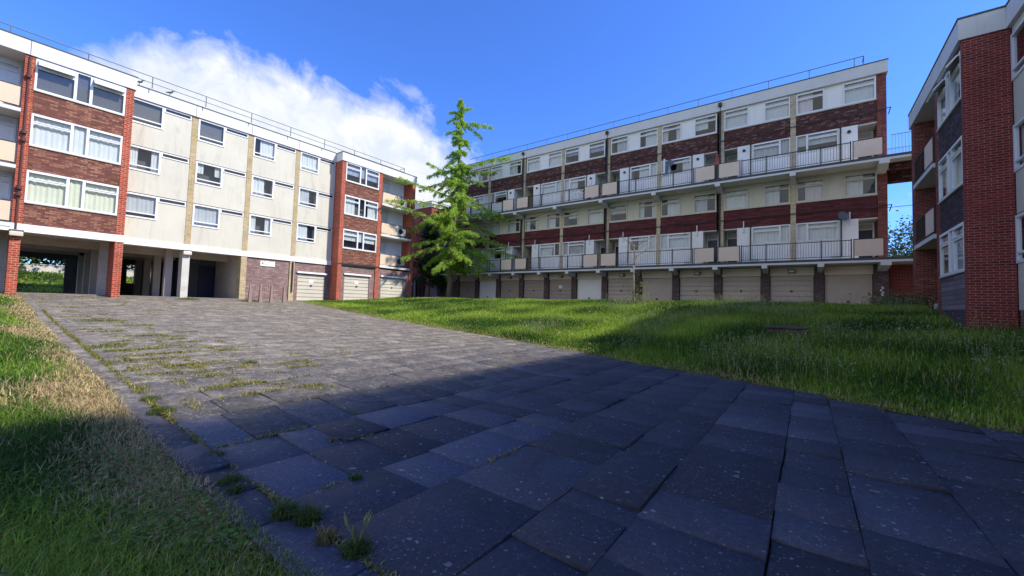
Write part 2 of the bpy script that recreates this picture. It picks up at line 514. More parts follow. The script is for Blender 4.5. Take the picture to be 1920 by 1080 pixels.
def np_mesh(name, verts, quads, tris, tone, mat, parent=None, off=None):
    """big mesh from numpy arrays; tone = per-vertex colour"""
    me = bpy.data.meshes.new(name)
    nv = len(verts)
    if off is not None:
        verts = verts - np.array(off)
    nq, nt = len(quads), len(tris)
    me.vertices.add(nv)
    me.vertices.foreach_set('co', verts.astype(np.float32).ravel())
    me.loops.add(nq * 4 + nt * 3)
    me.polygons.add(nq + nt)
    idx = np.concatenate([np.asarray(quads, np.int32).ravel(), np.asarray(tris, np.int32).ravel()]).astype(np.int32)
    me.loops.foreach_set('vertex_index', idx)
    starts = np.concatenate([np.arange(nq) * 4, nq * 4 + np.arange(nt) * 3]).astype(np.int32)
    me.polygons.foreach_set('loop_start', starts)
    me.update(calc_edges=True)
    at = me.attributes.new('tone', 'FLOAT_COLOR', 'POINT')
    c4 = np.ones((nv, 4), np.float32)
    c4[:, :3] = tone
    at.data.foreach_set('color', c4.ravel())
    me.materials.append(MT[mat])
    o = bpy.data.objects.new(name, me)
    COL.objects.link(o)
    if parent is not None: o.parent = parent
    return o


# ------------------------------------------------------------------ terrain
def edge_y(x):
    return np.interp(x, [-30, -28, -20, -9, -5.7, -1, 2.3, 5, 9], [13.7, 13.6, 13.3, 12.2, 11.8, 10.2, 8.5, 7.0, 4.5])


def z_path(x):
    return np.interp(x, [-70, -55, -45, -40, -29, -28, -18, -10, -4.5, 40], [1.9, 1.75, -0.12, -0.15, -0.12, -0.22, -0.90, -1.25, -1.5, -1.5])


def terr(x, y):
    x = np.asarray(x, float)
    y = np.asarray(y, float)
    ex = edge_y(x)
    zp = z_path(x)
    k = np.clip((y - ex) / (21.5 - ex), 0, 1)
    crest = np.interp(x, [-60, -40, -29.2, -27.5, 60], [0.0, -0.1, 0.1, 0.42, 0.45])
    z = np.where(x > -29.2, zp + (crest - zp) * k, zp)
    drop = np.clip((y - 22.2) / 3.0, 0, 1)
    z = np.where((x > -40), z * (1 - drop) + 0.14 * drop, z)
    return z


def lump(x, y, s, seed):
    return np.array([mnoise.noise(Vector((a * s + seed, b * s, seed * 0.37))) for a, b in zip(np.ravel(x), np.ravel(y))])


xs = np.unique(np.concatenate([np.linspace(-400, -60, 18), np.linspace(-60, -30, 41), np.linspace(-30, 8, 153), np.linspace(8, 60, 27), np.linspace(60, 400, 18)]))
ys = np.unique(np.concatenate([np.linspace(-400, -30, 19), np.linspace(-30, -6, 25), np.linspace(-6, 26, 129), np.linspace(26, 70, 23), np.linspace(70, 400, 18)]))
GX, GY = np.meshgrid(xs, ys, indexing='ij')
GZ = terr(GX, GY) - 0.05
on_path = (GY > 0.85) & (GY < edge_y(GX) + 0.3) & (GX > -29.5)
GZ = np.where(on_path, GZ - 0.06, GZ)
nx, ny = len(xs), len(ys)
V = np.stack([GX.ravel(), GY.ravel(), GZ.ravel()], 1)
ii, jj = np.meshgrid(np.arange(nx - 1), np.arange(ny - 1), indexing='ij')
a0 = (ii * ny + jj).ravel()
Q = np.stack([a0, a0 + ny, a0 + ny + 1, a0 + 1], 1)
gr = np_mesh('ground', V, Q, np.zeros((0, 3), int), np.ones((len(V), 3)), 'soil')
tag(gr, kind='structure')
gr.data.polygons.foreach_set('use_smooth', [True] * len(gr.data.polygons))

# forecourt of tarmac before the far garages
fv, ff = [], []
fx = np.linspace(-34, 6, 60)
fy = [25.4, 25.8, 26.5, 27.2, 28.0, 29.4]
for x in fx:
    for y in fy:
        fv.append((x, y, float(terr(x, y)) + 0.004))
for i in range(len(fx) - 1):
    for j in range(len(fy) - 1):
        k = i * len(fy) + j
        ff.append((k, k + len(fy), k + len(fy) + 1, k + 1))
mb = MB()
mb.v, mb.f = fv, ff
tag(mb.build('driveway', 'tarmac'), kind='structure')

# ------------------------------------------------------------------ paving slabs
xl = [4.6, 3.9, 3.1, 2.5, 1.9, 1.0, 0.3, -0.2, -1.0, -1.57, -2.45, -3.1, -3.95, -4.7, -5.8]
while xl[-1] > -28.2:
    xl.append(xl[-1] - random.choice([0.6, 0.62, 0.75, 0.9, 0.9]))
xl[-1] = -28.9
known = {(-2.45, -3.1): [1.45, 2.26, 2.83, 3.73, 4.32], (-3.1, -3.95): [1.45, 2.02, 2.59, 3.08], (-1.57, -2.45): [1.45, 2.54, 3.65, 4.23],
         (-1.0, -1.57): [1.4, 2.18, 2.75, 3.03, 4.11], (-3.95, -4.7): [1.45, 2.05, 2.43, 2.99], (-0.2, -1.0): [1.4, 2.34, 2.95, 3.49, 4.97]}
sv, sq, st = [], [], []


def add_slab(x0, x1, y0, y1, tone):
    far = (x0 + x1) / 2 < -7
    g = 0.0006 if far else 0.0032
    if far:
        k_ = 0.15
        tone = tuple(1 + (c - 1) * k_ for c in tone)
    jx = 0.0 if far else random.gauss(0, 0.004)
    x0, x1 = min(x0, x1) + g + jx, max(x0, x1) - g + jx * 0.5
    y0, y1 = y0 + g, y1 - g
    if y1 - y0 < 0.05 or x1 - x0 < 0.05: return
    ta, tb, tc = [random.gauss(0, 0.0006 if far else 0.0036) for _ in range(3)]
    n = len(sv)
    for (dx, dy, dz) in ((0, 0, 0), (1, 0, 0), (1, 1, 0), (0, 1, 0)):
        pass
    bev = 0.0005 if far else 0.004
    ring = []
    for lvl, ins, dz in ((0, 0.0, -0.05), (1, 0.0, -bev), (2, bev, 0.0)):
        for (px, py) in ((x0 + ins, y0 + ins), (x1 - ins, y0 + ins), (x1 - ins, y1 - ins), (x0 + ins, y1 - ins)):
            h = float(terr(px, min(py, float(edge_y(px)) - 0.01)))
            sv.append((px, py, h + dz + ta * (px - x0) / (x1 - x0) * 2 + tb * (py - y0) / (y1 - y0) * 2 + tc))
            st.append(tone)
    for lv in (0, 1):
        for k in range(4):
            a, b_ = n + lv * 4 + k, n + lv * 4 + (k + 1) % 4
            sq.append((a, b_, b_ + 4, a + 4))
    sq.append((n + 8, n + 9, n + 10, n + 11))


def slab_tone():
    v = random.choice([0.72, 0.85, 0.92, 0.96, 1.0, 1.04, 1.12, 1.5]) * random.uniform(0.93, 1.07)
    return (v * random.uniform(0.97, 1.03), v, v * random.uniform(0.98, 1.05))


for k in range(len(xl) - 1):
    x1, x0 = xl[k], xl[k + 1]
    joints = known.get((x1, x0))
    yy = [1.42] if not joints else [1.42] + [j for j in joints if j > 1.5]
    end = float(min(edge_y(x0), edge_y(x1))) + 0.05
    while yy[-1] < end:
        yy.append(yy[-1] + random.choice([0.45, 0.55, 0.6, 0.6, 0.7, 0.75]))
    for a, b_ in zip(yy[:-1], yy[1:]):
        b_ = min(b_, end)
        if x1 < -2.5 and random.random() < 0.04 and (b_ - a) > 0.5:          # a cracked slab, laid as two pieces
            xm = x0 + (x1 - x0) * random.uniform(0.35, 0.65)
            tn = slab_tone()
            add_slab(x0, xm - 0.002, a, b_, tn)
            add_slab(xm + 0.002, x1, a, b_, tn)
        else:
            pale = -5.9 < x0 < -3.0 and a < 4.0 and random.random() < 0.3
            add_slab(x0, x1, a, b_, (1.75, 1.8, 1.95) if pale else slab_tone())
x = 4.6
while x > -28.5:                                               # border course along the left lawn
    l_ = random.choice([0.6, 0.75, 0.9])
    add_slab(x - l_, x, 1.12 + random.uniform(-.02, .02), 1.42, slab_tone())
    x -= l_
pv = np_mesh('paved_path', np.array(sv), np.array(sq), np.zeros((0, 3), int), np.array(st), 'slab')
tag(pv, kind='structure')


# ------------------------------------------------------------------ building helpers
class Facade:
    """s along the front, d outwards from it, z up"""
    def __init__(self, kind, ref):
        self.k, self.ref = kind, ref

    def p(self, s, d, z):
        if self.k == 'left': return (self.ref + d, s, z)
        if self.k == 'right': return (self.ref - d, s, z)
        return (s, self.ref - d, z)                           # 'far': the front looks towards -Y

    def box(self, mb, s0, s1, d0, d1, z0, z1):
        a, b_ = self.p(s0, d0, z0), self.p(s1, d1, z1)
        mb.box(a[0], b_[0], a[1], b_[1], a[2], b_[2])
        return mb

    def quad(self, mb, s0, s1, d, z0, z1):
        pts = [self.p(s0, d, z0), self.p(s1, d, z0), self.p(s1, d, z1), self.p(s0, d, z1)]
        if self.k == 'right': pts.reverse()
        mb.quad(*pts)
        return mb


def curtain_mb(F, s0, s1, z0, z1, d, folds=7, amp=0.018):
    m = MB()
    n = folds * 4
    ph = random.uniform(0, 6)
    cols = []
    for i in range(n + 1):
        s = s0 + (s1 - s0) * i / n
        dd = d + amp * sin(i * pi / 2 + ph) + amp * 0.6 * sin(i * 0.9 + ph * 2)
        cols.append((F.p(s, dd, z0), F.p(s, dd * 1.0, z1)))
    for a, b_ in zip(cols[:-1], cols[1:]):
        m.quad(a[0], b_[0], b_[1], a[1])
    return m


def window(F, parent, s0, s1, z0, z1, d, lights, curtain_or_dark_sheet=None, glass='glass', frame='upvc', fr=0.07, vents=(), sill=None, lower=None, cfrac=(0.0, 1.0)):
    """lights: list of (s-fraction end, transom fraction or None). One window part > pane, curtain"""
    m = MB()
    W_, H_ = s1 - s0, z1 - z0
    dp0, dp1 = d - 0.05, d + 0.035
    F.box(m, s0, s1, dp0, dp1, z0, z0 + fr)
    F.box(m, s0, s1, dp0, dp1, z1 - fr, z1)
    F.box(m, s0, s0 + fr, dp0, dp1, z0 + fr, z1 - fr)
    F.box(m, s1 - fr, s1, dp0, dp1, z0 + fr, z1 - fr)
    g = MB()
    prev = s0 + fr
    for i, (e, tr) in enumerate(lights):
        end = s0 + e * W_ if i < len(lights) - 1 else s1 - fr
        if i < len(lights) - 1:
            F.box(m, end - 0.05, end + 0.05, dp0, dp1 - 0.003, z0 + fr, z1 - fr)
            e2 = end - 0.05
        else:
            e2 = end
        if tr:
            zt = z1 - fr - tr * (H_ - 2 * fr)
            F.box(m, prev, e2, dp0, dp1 - 0.002, zt - 0.035, zt + 0.035)
            # opening vent light stands proud of the frame
            for (za, zb) in ((zt + 0.035, zt + 0.075), (z1 - fr - 0.035, z1 - fr)):
                F.box(m, prev + 0.02, e2 - 0.02, dp1 - 0.02, dp1 + 0.02, za, zb)
            if i in vents:                                     # vent pushed open at the bottom
                zb, za = z1 - fr, zt + 0.02
                pa = [F.p(prev, dp1 + 0.26, za), F.p(e2, dp1 + 0.26, za), F.p(e2, dp1 + 0.30, za + 0.03), F.p(prev, dp1 + 0.30, za + 0.03)]
                pb = [F.p(prev, dp1 + 0.02, zb - 0.02), F.p(e2, dp1 + 0.02, zb - 0.02), F.p(e2, dp1 + 0.06, zb), F.p(prev, dp1 + 0.06, zb)]
                m.hexa(pa + pb)
        if lower and i in lower:
            zt = z0 + fr + lower[i] * (H_ - 2 * fr)
            F.box(m, prev, e2, dp0, dp1 - 0.002, zt - 0.03, zt + 0.03)
        F.quad(g, prev - 0.01, e2 + 0.01, d - 0.012, z0 + fr - 0.01, z1 - fr + 0.01)
        prev = end + 0.05
    w = m.build('window', frame, parent)
    g.build('pane', glass, w)
    if curtain_or_dark_sheet:
        runs = CR.choice([[(0, 1)], [(0, 1)], [(0, 1)], [(0, 0.62)], [(0.3, 1)], [(0, 0.33), (0.7, 1)]]) if curtain_or_dark_sheet not in ('blind', 'curtain_b') else [(0, 1)]
        zb_ = z0 + 0.03 if CR.random() < 0.8 else z0 + 0.03 + H_ * CR.uniform(0.2, 0.5)
        if curtain_or_dark_sheet == 'blind': zb_ = z0 + 0.03  # the grey sheet stands in for an uncurtained dark pane
        for ra, rb in runs:
            a, b_ = s0 + 0.03 + W_ * ra, s0 - 0.03 + W_ * rb
            curtain_mb(F, a, b_, zb_, z1 - 0.03, d - 0.12, max(4, int((b_ - a) * 6)), 0.001 if curtain_or_dark_sheet == 'blind' else CR.uniform(0.01, 0.022)).build('curtain', curtain_or_dark_sheet, w)
    if sill:
        sm = MB()
        F.box(sm, s0 - 0.03, s1 + 0.03, d - 0.01, d + 0.09, z0 - 0.05, z0 - 0.003)
        sm.build('sill', sill, w)
    return w


CR = random.Random(21)


def pick_curtain():
    return random.choice(['curtain_w', 'curtain_w', 'curtain_w', 'curtain_g', 'curtain_y', None])


def garage_door(F, parent, s0, s1, z0, z1, d, mat, ribbed=True, sticker=False):
    m = MB()
    if ribbed:
        n = 7
        h = (z1 - z0) / n
        for i in range(n):
            F.box(m, s0, s1, d - 0.05, d, z0 + i * h + 0.02, z0 + (i + 1) * h - 0.02)
        F.box(m, s0, s1, d - 0.09, d - 0.05, z0, z1)
    else:
        F.box(m, s0, s1, d - 0.06, d, z0, z1)
        F.box(m, s0 + 0.08, s1 - 0.08, d, d + 0.008, z0 + 0.1, z1 - 0.1)
    o = m.build('garage_door', mat, parent)
    sc = (s0 + s1) / 2
    hb = MB()
    hz = z0 + (0.45 if ribbed else 0.18) * (z1 - z0)
    F.box(hb, sc - 0.06, sc + 0.06, d + 0.009, d + 0.05, hz + 0.2, hz + 0.30)
    hb.build('handle', 'black_metal', o)
    if sticker:
        sb = MB()
        F.box(sb, sc - 0.16, sc + 0.16, d + 0.003, d + 0.008, hz + 0.45, hz + 0.68)
        sb.build('notice', 'graffiti', o)
    return o


def balcony(F, root, s0, s1, zfloor, d_in, panel, flip=False, mat='beige', rail='black_metal', ac=False):
    """slab with a black railing and a beige front panel over a recessed bay"""
    m = MB()
    F.box(m, s0, s1, d_in, 0.06, zfloor - 0.16, zfloor)
    m.build('balcony_slab', 'fascia', root)
    r_ = MB()
    h = 1.0
    F.box(r_, s0 + 0.01, s1 - 0.01, -0.02, 0.02, zfloor + h - 0.04, zfloor + h)
    F.box(r_, s0 + 0.01, s1 - 0.01, -0.015, 0.015, zfloor + 0.08, zfloor + 0.11)
    n = int((s1 - s0) / 0.12)
    for i in range(n + 1):
        s = s0 + 0.02 + (s1 - s0 - 0.04) * i / n
        w = 0.02 if i % 8 == 0 else 0.007
        F.box(r_, s - w, s + w, -w * 0.8, w * 0.8, zfloor + 0.0 if w > 0.01 else zfloor + 0.11, zfloor + h - 0.04)
    r_.build('railing', rail, root)
    p_ = MB()
    F.box(p_, panel[0], panel[1], 0.024, 0.045, zfloor + 0.10, zfloor + h - 0.06)
    p_.build('balcony_panel', mat, root)


def rail_run(F, s0, s1, d, z, h, root, step=2.4, two=True, first=0.3, end_hoop=None, name='roof_railing'):
    m = MB()
    r_ = 0.022
    m.tube([F.p(s0, d, z + h), F.p(s1, d, z + h)], r_, 6)
    if two: m.tube([F.p(s0, d, z + h * 0.45), F.p(s1, d, z + h * 0.45)], r_ * 0.9, 6)
    s = s0 + first
    while s < s1:
        m.tube([F.p(s, d, z), F.p(s, d, z + h)], r_, 6)
        s += step
    if end_hoop:
        m.tube([F.p(s1, d, z + h), F.p(s1, d - end_hoop, z + h)], r_, 6)
        m.tube([F.p(s1, d, z + h), F.p(s1, d, z)], r_, 6)
    m.build(name, 'grey_metal', root)


def tower(F, root, s0, s1, sills, wh, fz, base, brick, sp_mat, pw2=(0.32, 3.22, 3.57), window_first=True, low='brick', balc=True, vents_top=False, curt=None, gz=0.0, red_ret=None):
    """a projecting bay: pier, three-light window bay, pier, recessed balcony bay, pier; window_first = window bay at the low-s end"""
    L = s1 - s0
    f = (lambda a: s0 + a) if window_first else (lambda a: s1 - a)
    pw = 0.32
    p = [0.0, pw2[0], pw2[1], pw2[2], L - pw, L]
    DEEP = -0.55
    red_ret = red_ret or brick
    mb_ = MB()
    for i in (0, 2, 4):
        F.box(mb_, f(p[i]), f(p[i + 1]), -1.5, 0.0, base, fz[0])
    build_each(mb_, 'brick_pier', brick, root)
    # solid body behind
    rm = MB()
    F.box(rm, f(p[1]), f(p[2]), -1.2, DEEP, sills[0] - 1.0, fz[1] - 0.15)
    rm.build('room', 'inside', root)
    body = MB()
    F.box(body, f(p[1]) , f(p[2]), -10.0, -1.203, base if low != 'open' else sills[0] - 1.0, fz[1] - 0.1)
    F.box(body, f(p[3]), f(p[4]), -10.0, -1.5, base if low != 'open' else sills[0] - 1.0, fz[1] - 0.1)
    for i in (0, 2, 4):
        F.box(body, f(p[i]) + (0.002 if i else 0.004), f(p[i + 1]) - 0.002, -10.0, -1.503, base if low != 'open' else sills[0] - 1.0, fz[1] - 0.1)
    body.build('wall', red_ret, root)
    sp = MB()
    top = [z + wh for z in sills]
    bands = [(top[i], sills[i + 1]) for i in range(len(sills) - 1)]
    for a, b_ in bands:
        F.box(sp, f(p[1]), f(p[2]), DEEP - 0.1, -0.03, a, b_)
    F.box(sp, f(p[1]), f(p[2]), DEEP - 0.1, -0.03, (sills[0] - 1.0) if low == 'open' else sills[0] - 1.12, sills[0])
    build_each(sp, 'spandrel', sp_mat, root)
    cp = MB()
    for z in sills:
        F.box(cp, f(p[1]) , f(p[2]), -0.03, 0.025, z - 0.05, z - 0.002)
    build_each(cp, 'sill_course', 'concrete', root)
    for i, z in enumerate(sills):
        a, b_ = sorted((f(p[1]) , f(p[2])))
        g = 'glass_grey' if i == len(sills) - 1 and vents_top else 'glass'
        window(F, root, a + 0.004, b_ - 0.004, z, z + wh, -0.03, [(0.42, 0.27), (0.595, None), (1.0, 0.27)],
               curtain_or_dark_sheet=(curt[i] if curt else pick_curtain()), glass=g,
               vents=(0, 2) if (i == len(sills) - 1 and vents_top) else ())
    # balcony bay
    a, b_ = sorted((f(p[3]), f(p[4])))
    bw = MB()
    F.box(bw, a, b_, -1.5, -1.2, sills[0] - 0.9, fz[0])
    bw.build('balcony_wall', 'white_board', root)
    for i, z in enumerate(sills):
        fl = z - 1.02
        pa, pb_ = (a + 0.06, a + 1.65) if window_first else (b_ - 1.65, b_ - 0.06)
        balcony(F, root, a + 0.002, b_ - 0.002, fl, -1.2, (pa, pb_))
        wa = (a + 0.05, a + 1.5) if window_first else (b_ - 1.5, b_ - 0.05)
        window(F, root, wa[0], wa[1], fl + 1.05, fl + 2.3, -1.18, [(1.0, 0.25)], curtain_or_dark_sheet=pick_curtain(), glass='glass')
        da = (b_ - 1.15, b_ - 0.35) if window_first else (a + 0.35, a + 1.15)
        dm = MB()
        F.box(dm, da[0], da[1], -1.199, -1.17, fl + 0.02, fl + 2.0)
        dm.build('balcony_door', 'upvc', root)
    # fascia
    fm = MB()
    F.box(fm, s0 - 0.05, s1 + 0.06, -10.1, 0.07, fz[0], fz[1])
    fm.build('fascia', 'fascia', root)
    tm = MB()
    F.box(tm, s0 - 0.07, s1 + 0.08, -10.12, 0.09, fz[1], fz[1] + 0.05)
    tm.build('roof', 'trim_dark', root)


def main_front(F, root, cols, sills, wh, fz, base, d, curt=None, top_none=True, white_ret=None):
    """set-back front between the towers: rendered panels, L-shaped windows, yellow brick columns; cols = list of (c0, c1) gaps between bays"""
    DEEP = d - 0.5
    top = [z + wh for z in sills]
    for bi, (a, b_) in enumerate(cols):
        pm = MB()
        ws = a + 1.36                                         # big window from a to ws, strip light from ws on
        zb = base
        for i, z in enumerate(sills):
            F.box(pm, a, b_, DEEP - 0.1, d, zb, z)             # panel below the sills
            F.box(pm, ws, b_, DEEP - 0.1, d, z, top[i] - 0.28)
            zb = top[i] + 0.05
        if fz[0] > zb + 0.01:
            F.box(pm, a, b_, DEEP - 0.1, d, zb, fz[0])
        pm.build('render_panel', 'render', root)
        lm = MB()
        for i, z in enumerate(sills):                          # dark joint at each floor
            F.box(lm, a, b_, DEEP, d - 0.02, top[i], top[i] + 0.05)
        build_each(lm, 'joint_strip', 'trim_dark', root)
        for i, z in enumerate(sills):
            last = i == len(sills) - 1
            cu = curt[bi][i] if curt else pick_curtain()
            window(F, root, a + 0.01, ws, z, top[i], d, [(1.0, None)], curtain_or_dark_sheet=cu, glass='glass_grey' if cu is None else 'glass', fr=0.085, lower={0: 0.17})
            window(F, root, ws + 0.003, b_ - 0.03, top[i] - 0.278, top[i], d, [(1.0, None)], curtain_or_dark_sheet=None, glass='glass_grey', fr=0.06,
                   )


# ------------------------------------------------------------------ LEFT BUILDING (front looks towards +X)
FL = Facade('left', -28.0)
LB = thing('apartment_building', (-33, 10, -0.2), 'cream rendered four storey block on open parking bays with red brick projecting towers', 'apartment block', 'apartment blocks round the courtyard')
SL = [3.97, 6.56, 9.10]
tower(FL, LB, -2.6, 4.33, SL, 1.45, (10.58, 11.23), -0.3, 'tower_red', 'spandrel', pw2=(0.31, 3.285, 3.595), window_first=False, low='open', vents_top=True, curt=['curtain_y', 'curtain_w', 'blind'])
tower(FL, LB, 15.86, 22.82, SL, 1.45, (10.54, 11.16), -0.2, 'tower_red', 'spandrel', window_first=True, low='brick', curt=['curtain_w', 'curtain_w', 'curtain_b'])
bays = [(4.37, 7.0), (7.29, 9.94), (10.23, 12.92), (13.21, 15.855)]
main_front(FL, LB, bays, [4.11, 6.66, 9.22], 1.31, (10.56, 11.2), 2.97, -0.95,
           curt=[['curtain_g', 'curtain_w', 'blind'], ['curtain_g', 'curtain_w', 'blind'], ['curtain_w', 'curtain_w', 'curtain_w'], ['curtain_w', 'curtain_g', 'curtain_w']])
cm_ = MB()
for a, b_ in ((7.0, 7.29), (9.94, 10.23), (12.92, 13.21)):
    FL.box(cm_, a, b_, -1.5, -0.93, 2.97, 10.56)
build_each(cm_, 'brick_column', 'yellow', LB)
fm = MB()
FL.box(fm, 4.43, 15.80, -10.08, -0.84, 10.56, 11.2)
fm.build('fascia', 'fascia', LB)
tm = MB()
FL.box(tm, 4.45, 15.78, -10.1, -0.82, 11.2, 11.25)
tm.build('roof', 'trim_dark', LB)
jm = MB()
for s in (7.15, 10.09, 13.06):
    FL.box(jm, s - 0.012, s + 0.012, -0.85, -0.836, 10.57, 11.19)
FL.box(jm, 0.86, 0.885, 0.06, 0.074, 10.6, 11.22)
FL.box(jm, 19.22, 19.245, 0.06, 0.074, 10.56, 11.15)
jm.build('fascia_joint', 'grey_metal', LB)
body = MB()
FL.box(body, 4.362, 15.858, -9.9, -1.45, 2.97, 11.1)
body.build('wall', 'inside', LB)
# beam over the undercroft
bm_ = MB()
FL.box(bm_, -2.6, 4.40, -0.4, 0.03, 2.62, 2.965)
FL.box(bm_, 4.40, 15.86, -1.35, -0.90, 2.64, 2.968)
build_each(bm_, 'beam', 'white_board', LB)
sl = MB()
FL.box(sl, -2.6, 4.40, -10.0, -0.402, 2.75, 2.96)
FL.box(sl, 4.403, 15.86, -10.0, -1.352, 2.75, 2.965)
sl.build('ceiling', 'soffit', LB)
ib = MB()
for d0 in (-3.2, -6.2, -9.0):
    FL.box(ib, -2.6, 10.0, d0 - 0.3, d0, 2.35, 2.748)
build_each(ib, 'cross_beam', 'under', LB)
# ground storey: columns
ic = MB()
for s in (0.42, 3.75):
    for d0 in (-1.8, -4.2, -6.6, -9.0):
        FL.box(ic, s, s + 0.34, d0 - 0.36, d0, -0.25, 2.75)
for d0 in (-2.1, -4.6, -7.0, -9.4):
    FL.box(ic, 6.48, 6.82, d0 - 0.36, d0, -0.2, 2.75)
build_each(ic, 'inner_column', 'under', LB)
fc = MB()
FL.box(fc, 6.97, 7.31, -1.6, -0.93, -0.25, 2.64)
build_each(fc, 'front_column', 'concrete', LB)
yc = MB()
FL.box(yc, 9.92, 10.25, -1.6, -0.925, -0.25, 2.64)
FL.box(yc, 12.90, 13.22, -1.6, -0.925, -0.25, 2.64)
build_each(yc, 'front_column', 'yellow', LB)
iw = MB()
FL.box(iw, 9.93, 10.2, -9.9, -1.602, -0.25, 2.75)
iw.build('inner_wall', 'under', LB)
iw = MB()
FL.box(iw, 7.9, 9.928, -5.6, -5.4, -0.25, 2.75)
FL.box(iw, 7.9, 8.0, -9.9, -5.602, -0.25, 2.75)
FL.box(iw, 4.2, 4.3, -9.9, -2.4, -0.25, 2.75)
iw.build('garage_partition', 'inside', LB)  # grey rear wall; dark side walls added to blacken the column gaps
dk = MB()
FL.box(dk, 8.95, 9.9, -5.398, -5.35, -0.08, 2.1)
dk.build('inner_door', 'navy', LB)
bk = MB()
FL.box(bk, -2.6, 9.9, -9.9, -9.7, 2.05, 2.75)
FL.box(bk, 4.5, 8.2, -9.9, -9.7, -0.2, 0.75)
for s in (3.25, 4.6, 5.6, 6.5, 7.4):
    FL.box(bk, s, s + (0.9 if s < 4 else 0.5), -9.92, -9.68, -0.25, 2.75)
bk.build('back_wall', 'inside', LB)
fl = MB()
FL.box(fl, -2.6, 15.8, -10.0, -0.96, -0.32, -0.085)
fl.build('undercroft_floor', 'floor', LB)
# garage infill
gw = MB()
FL.box(gw, 10.25, 12.90, -1.5, -1.0, -0.2, 2.64)
FL.box(gw, 13.22, 13.5, -1.5, -1.0, -0.2, 2.64)
FL.box(gw, 15.5, 15.86, -1.5, -1.0, -0.2, 2.64)
FL.box(gw, 13.5, 15.5, -1.5, -1.0, 1.86, 2.64)
FL.box(gw, 16.18, 16.5, -0.6, -0.08, -0.2, 2.65)
FL.box(gw, 18.62, 19.10, -0.6, -0.08, -0.2, 2.65)
FL.box(gw, 16.5, 18.62, -0.6, -0.08, 1.98, 2.65)
FL.box(gw, 19.42, 19.72, -0.6, -0.08, -0.2, 2.65)
FL.box(gw, 21.95, 22.5, -0.6, -0.08, -0.2, 2.65)
FL.box(gw, 19.72, 21.95, -0.6, -0.08, 2.05, 2.65)
gw.build('garage_wall', 'garage_brick', LB)
garage_door(FL, LB, 13.5, 15.5, -0.1, 1.8, -1.06, 'door_cream', True, True)
garage_door(FL, LB, 16.5, 18.62, 0.0, 1.92, -0.14, 'door_cream', True, True)
garage_door(FL, LB, 19.72, 21.95, 0.1, 2.0, -0.14, 'door_cream', True)
li = MB()
FL.box(li, 13.42, 15.62, -0.998, -0.88, 1.86, 1.98)
FL.box(li, 16.42, 18.72, -0.078, 0.03, 1.96, 2.08)
FL.box(li, 19.64, 22.0, -0.078, 0.03, 2.04, 2.16)
build_each(li, 'door_canopy', 'white_board', LB)
cb = MB()
FL.box(cb, 16.18, 19.11, -0.02, 0.04, 2.66, 2.74)
cb.tube([FL.p(15.9, 0.03, 2.78), FL.p(22.5, 0.03, 2.80)], 0.03, 6)
cb.build('cable_run', 'black_metal', LB)
# pipes on the left tower pier, lamps, downpipe
pp = MB()
for s, dd in ((0.87, 0.05),):
    pp.tube([FL.p(s, dd, 2.7), FL.p(s, dd, 10.5)], 0.035, 8)
for z in (4.55, 4.25, 7.05, 6.7, 9.6):
    pp.tube([FL.p(0.87, 0.09, z - 0.07), FL.p(0.87, 0.09, z + 0.07)], 0.09, 10)
pp.build('soil_pipe', 'pipe_red', LB)
for (s, d_, z) in ((0.9, 0.05, 2.58), (7.15, -0.9, 2.55)):
    lm = MB()
    FL.box(lm, s - 0.21, s + 0.21, d_, d_ + 0.16, z + 0.02, z + 0.10)
    lo = lm.build('wall_lamp', 'grey_metal', LB, bevel=0.02)
    l2 = MB()
    FL.box(l2, s - 0.2, s + 0.2, d_ + 0.003, d_ + 0.18, z - 0.19, z + 0.018)
    l2.build('lamp_lens', 'lamp', lo, bevel=0.04)
dp = MB()
dp.tube([FL.p(13.08, -0.86, 2.6), FL.p(13.08, -0.86, 0.5)], 0.045, 8)
dp.build('drainpipe', 'black_metal', LB)
rail_run(FL, -2.6, 22.0, -0.62, 11.23, 0.62, LB, 2.41, True, 2.88, 0.6)

# the sign on the purple brick wall
sg = thing('wall_sign', FL.p(11.5, -0.99, 2.1), 'small pale sign with grey emblem and lettering high on the purple brick wall', 'sign')
m = MB()
FL.box(m, 11.05, 11.95, -0.998, -0.96, 2.13, 2.47)
m.build('plate', 'sign', sg)
m = MB()
m.tube([FL.p(11.19, -0.962, 2.31), FL.p(11.19, -0.953, 2.31)], 0.06, 12)
for a, b_, z in ((11.5, 11.62, 2.37), (11.35, 11.47, 2.25), (11.52, 11.6, 2.23), (11.63, 11.73, 2.23), (11.75, 11.8, 2.23)):
    for k in range(int((b_ - a) / 0.03)):
        FL.box(m, a + k * 0.03, a + k * 0.03 + 0.018, -0.962, -0.955, z - 0.02, z + 0.02)
m.build('lettering', 'sign_text', sg)

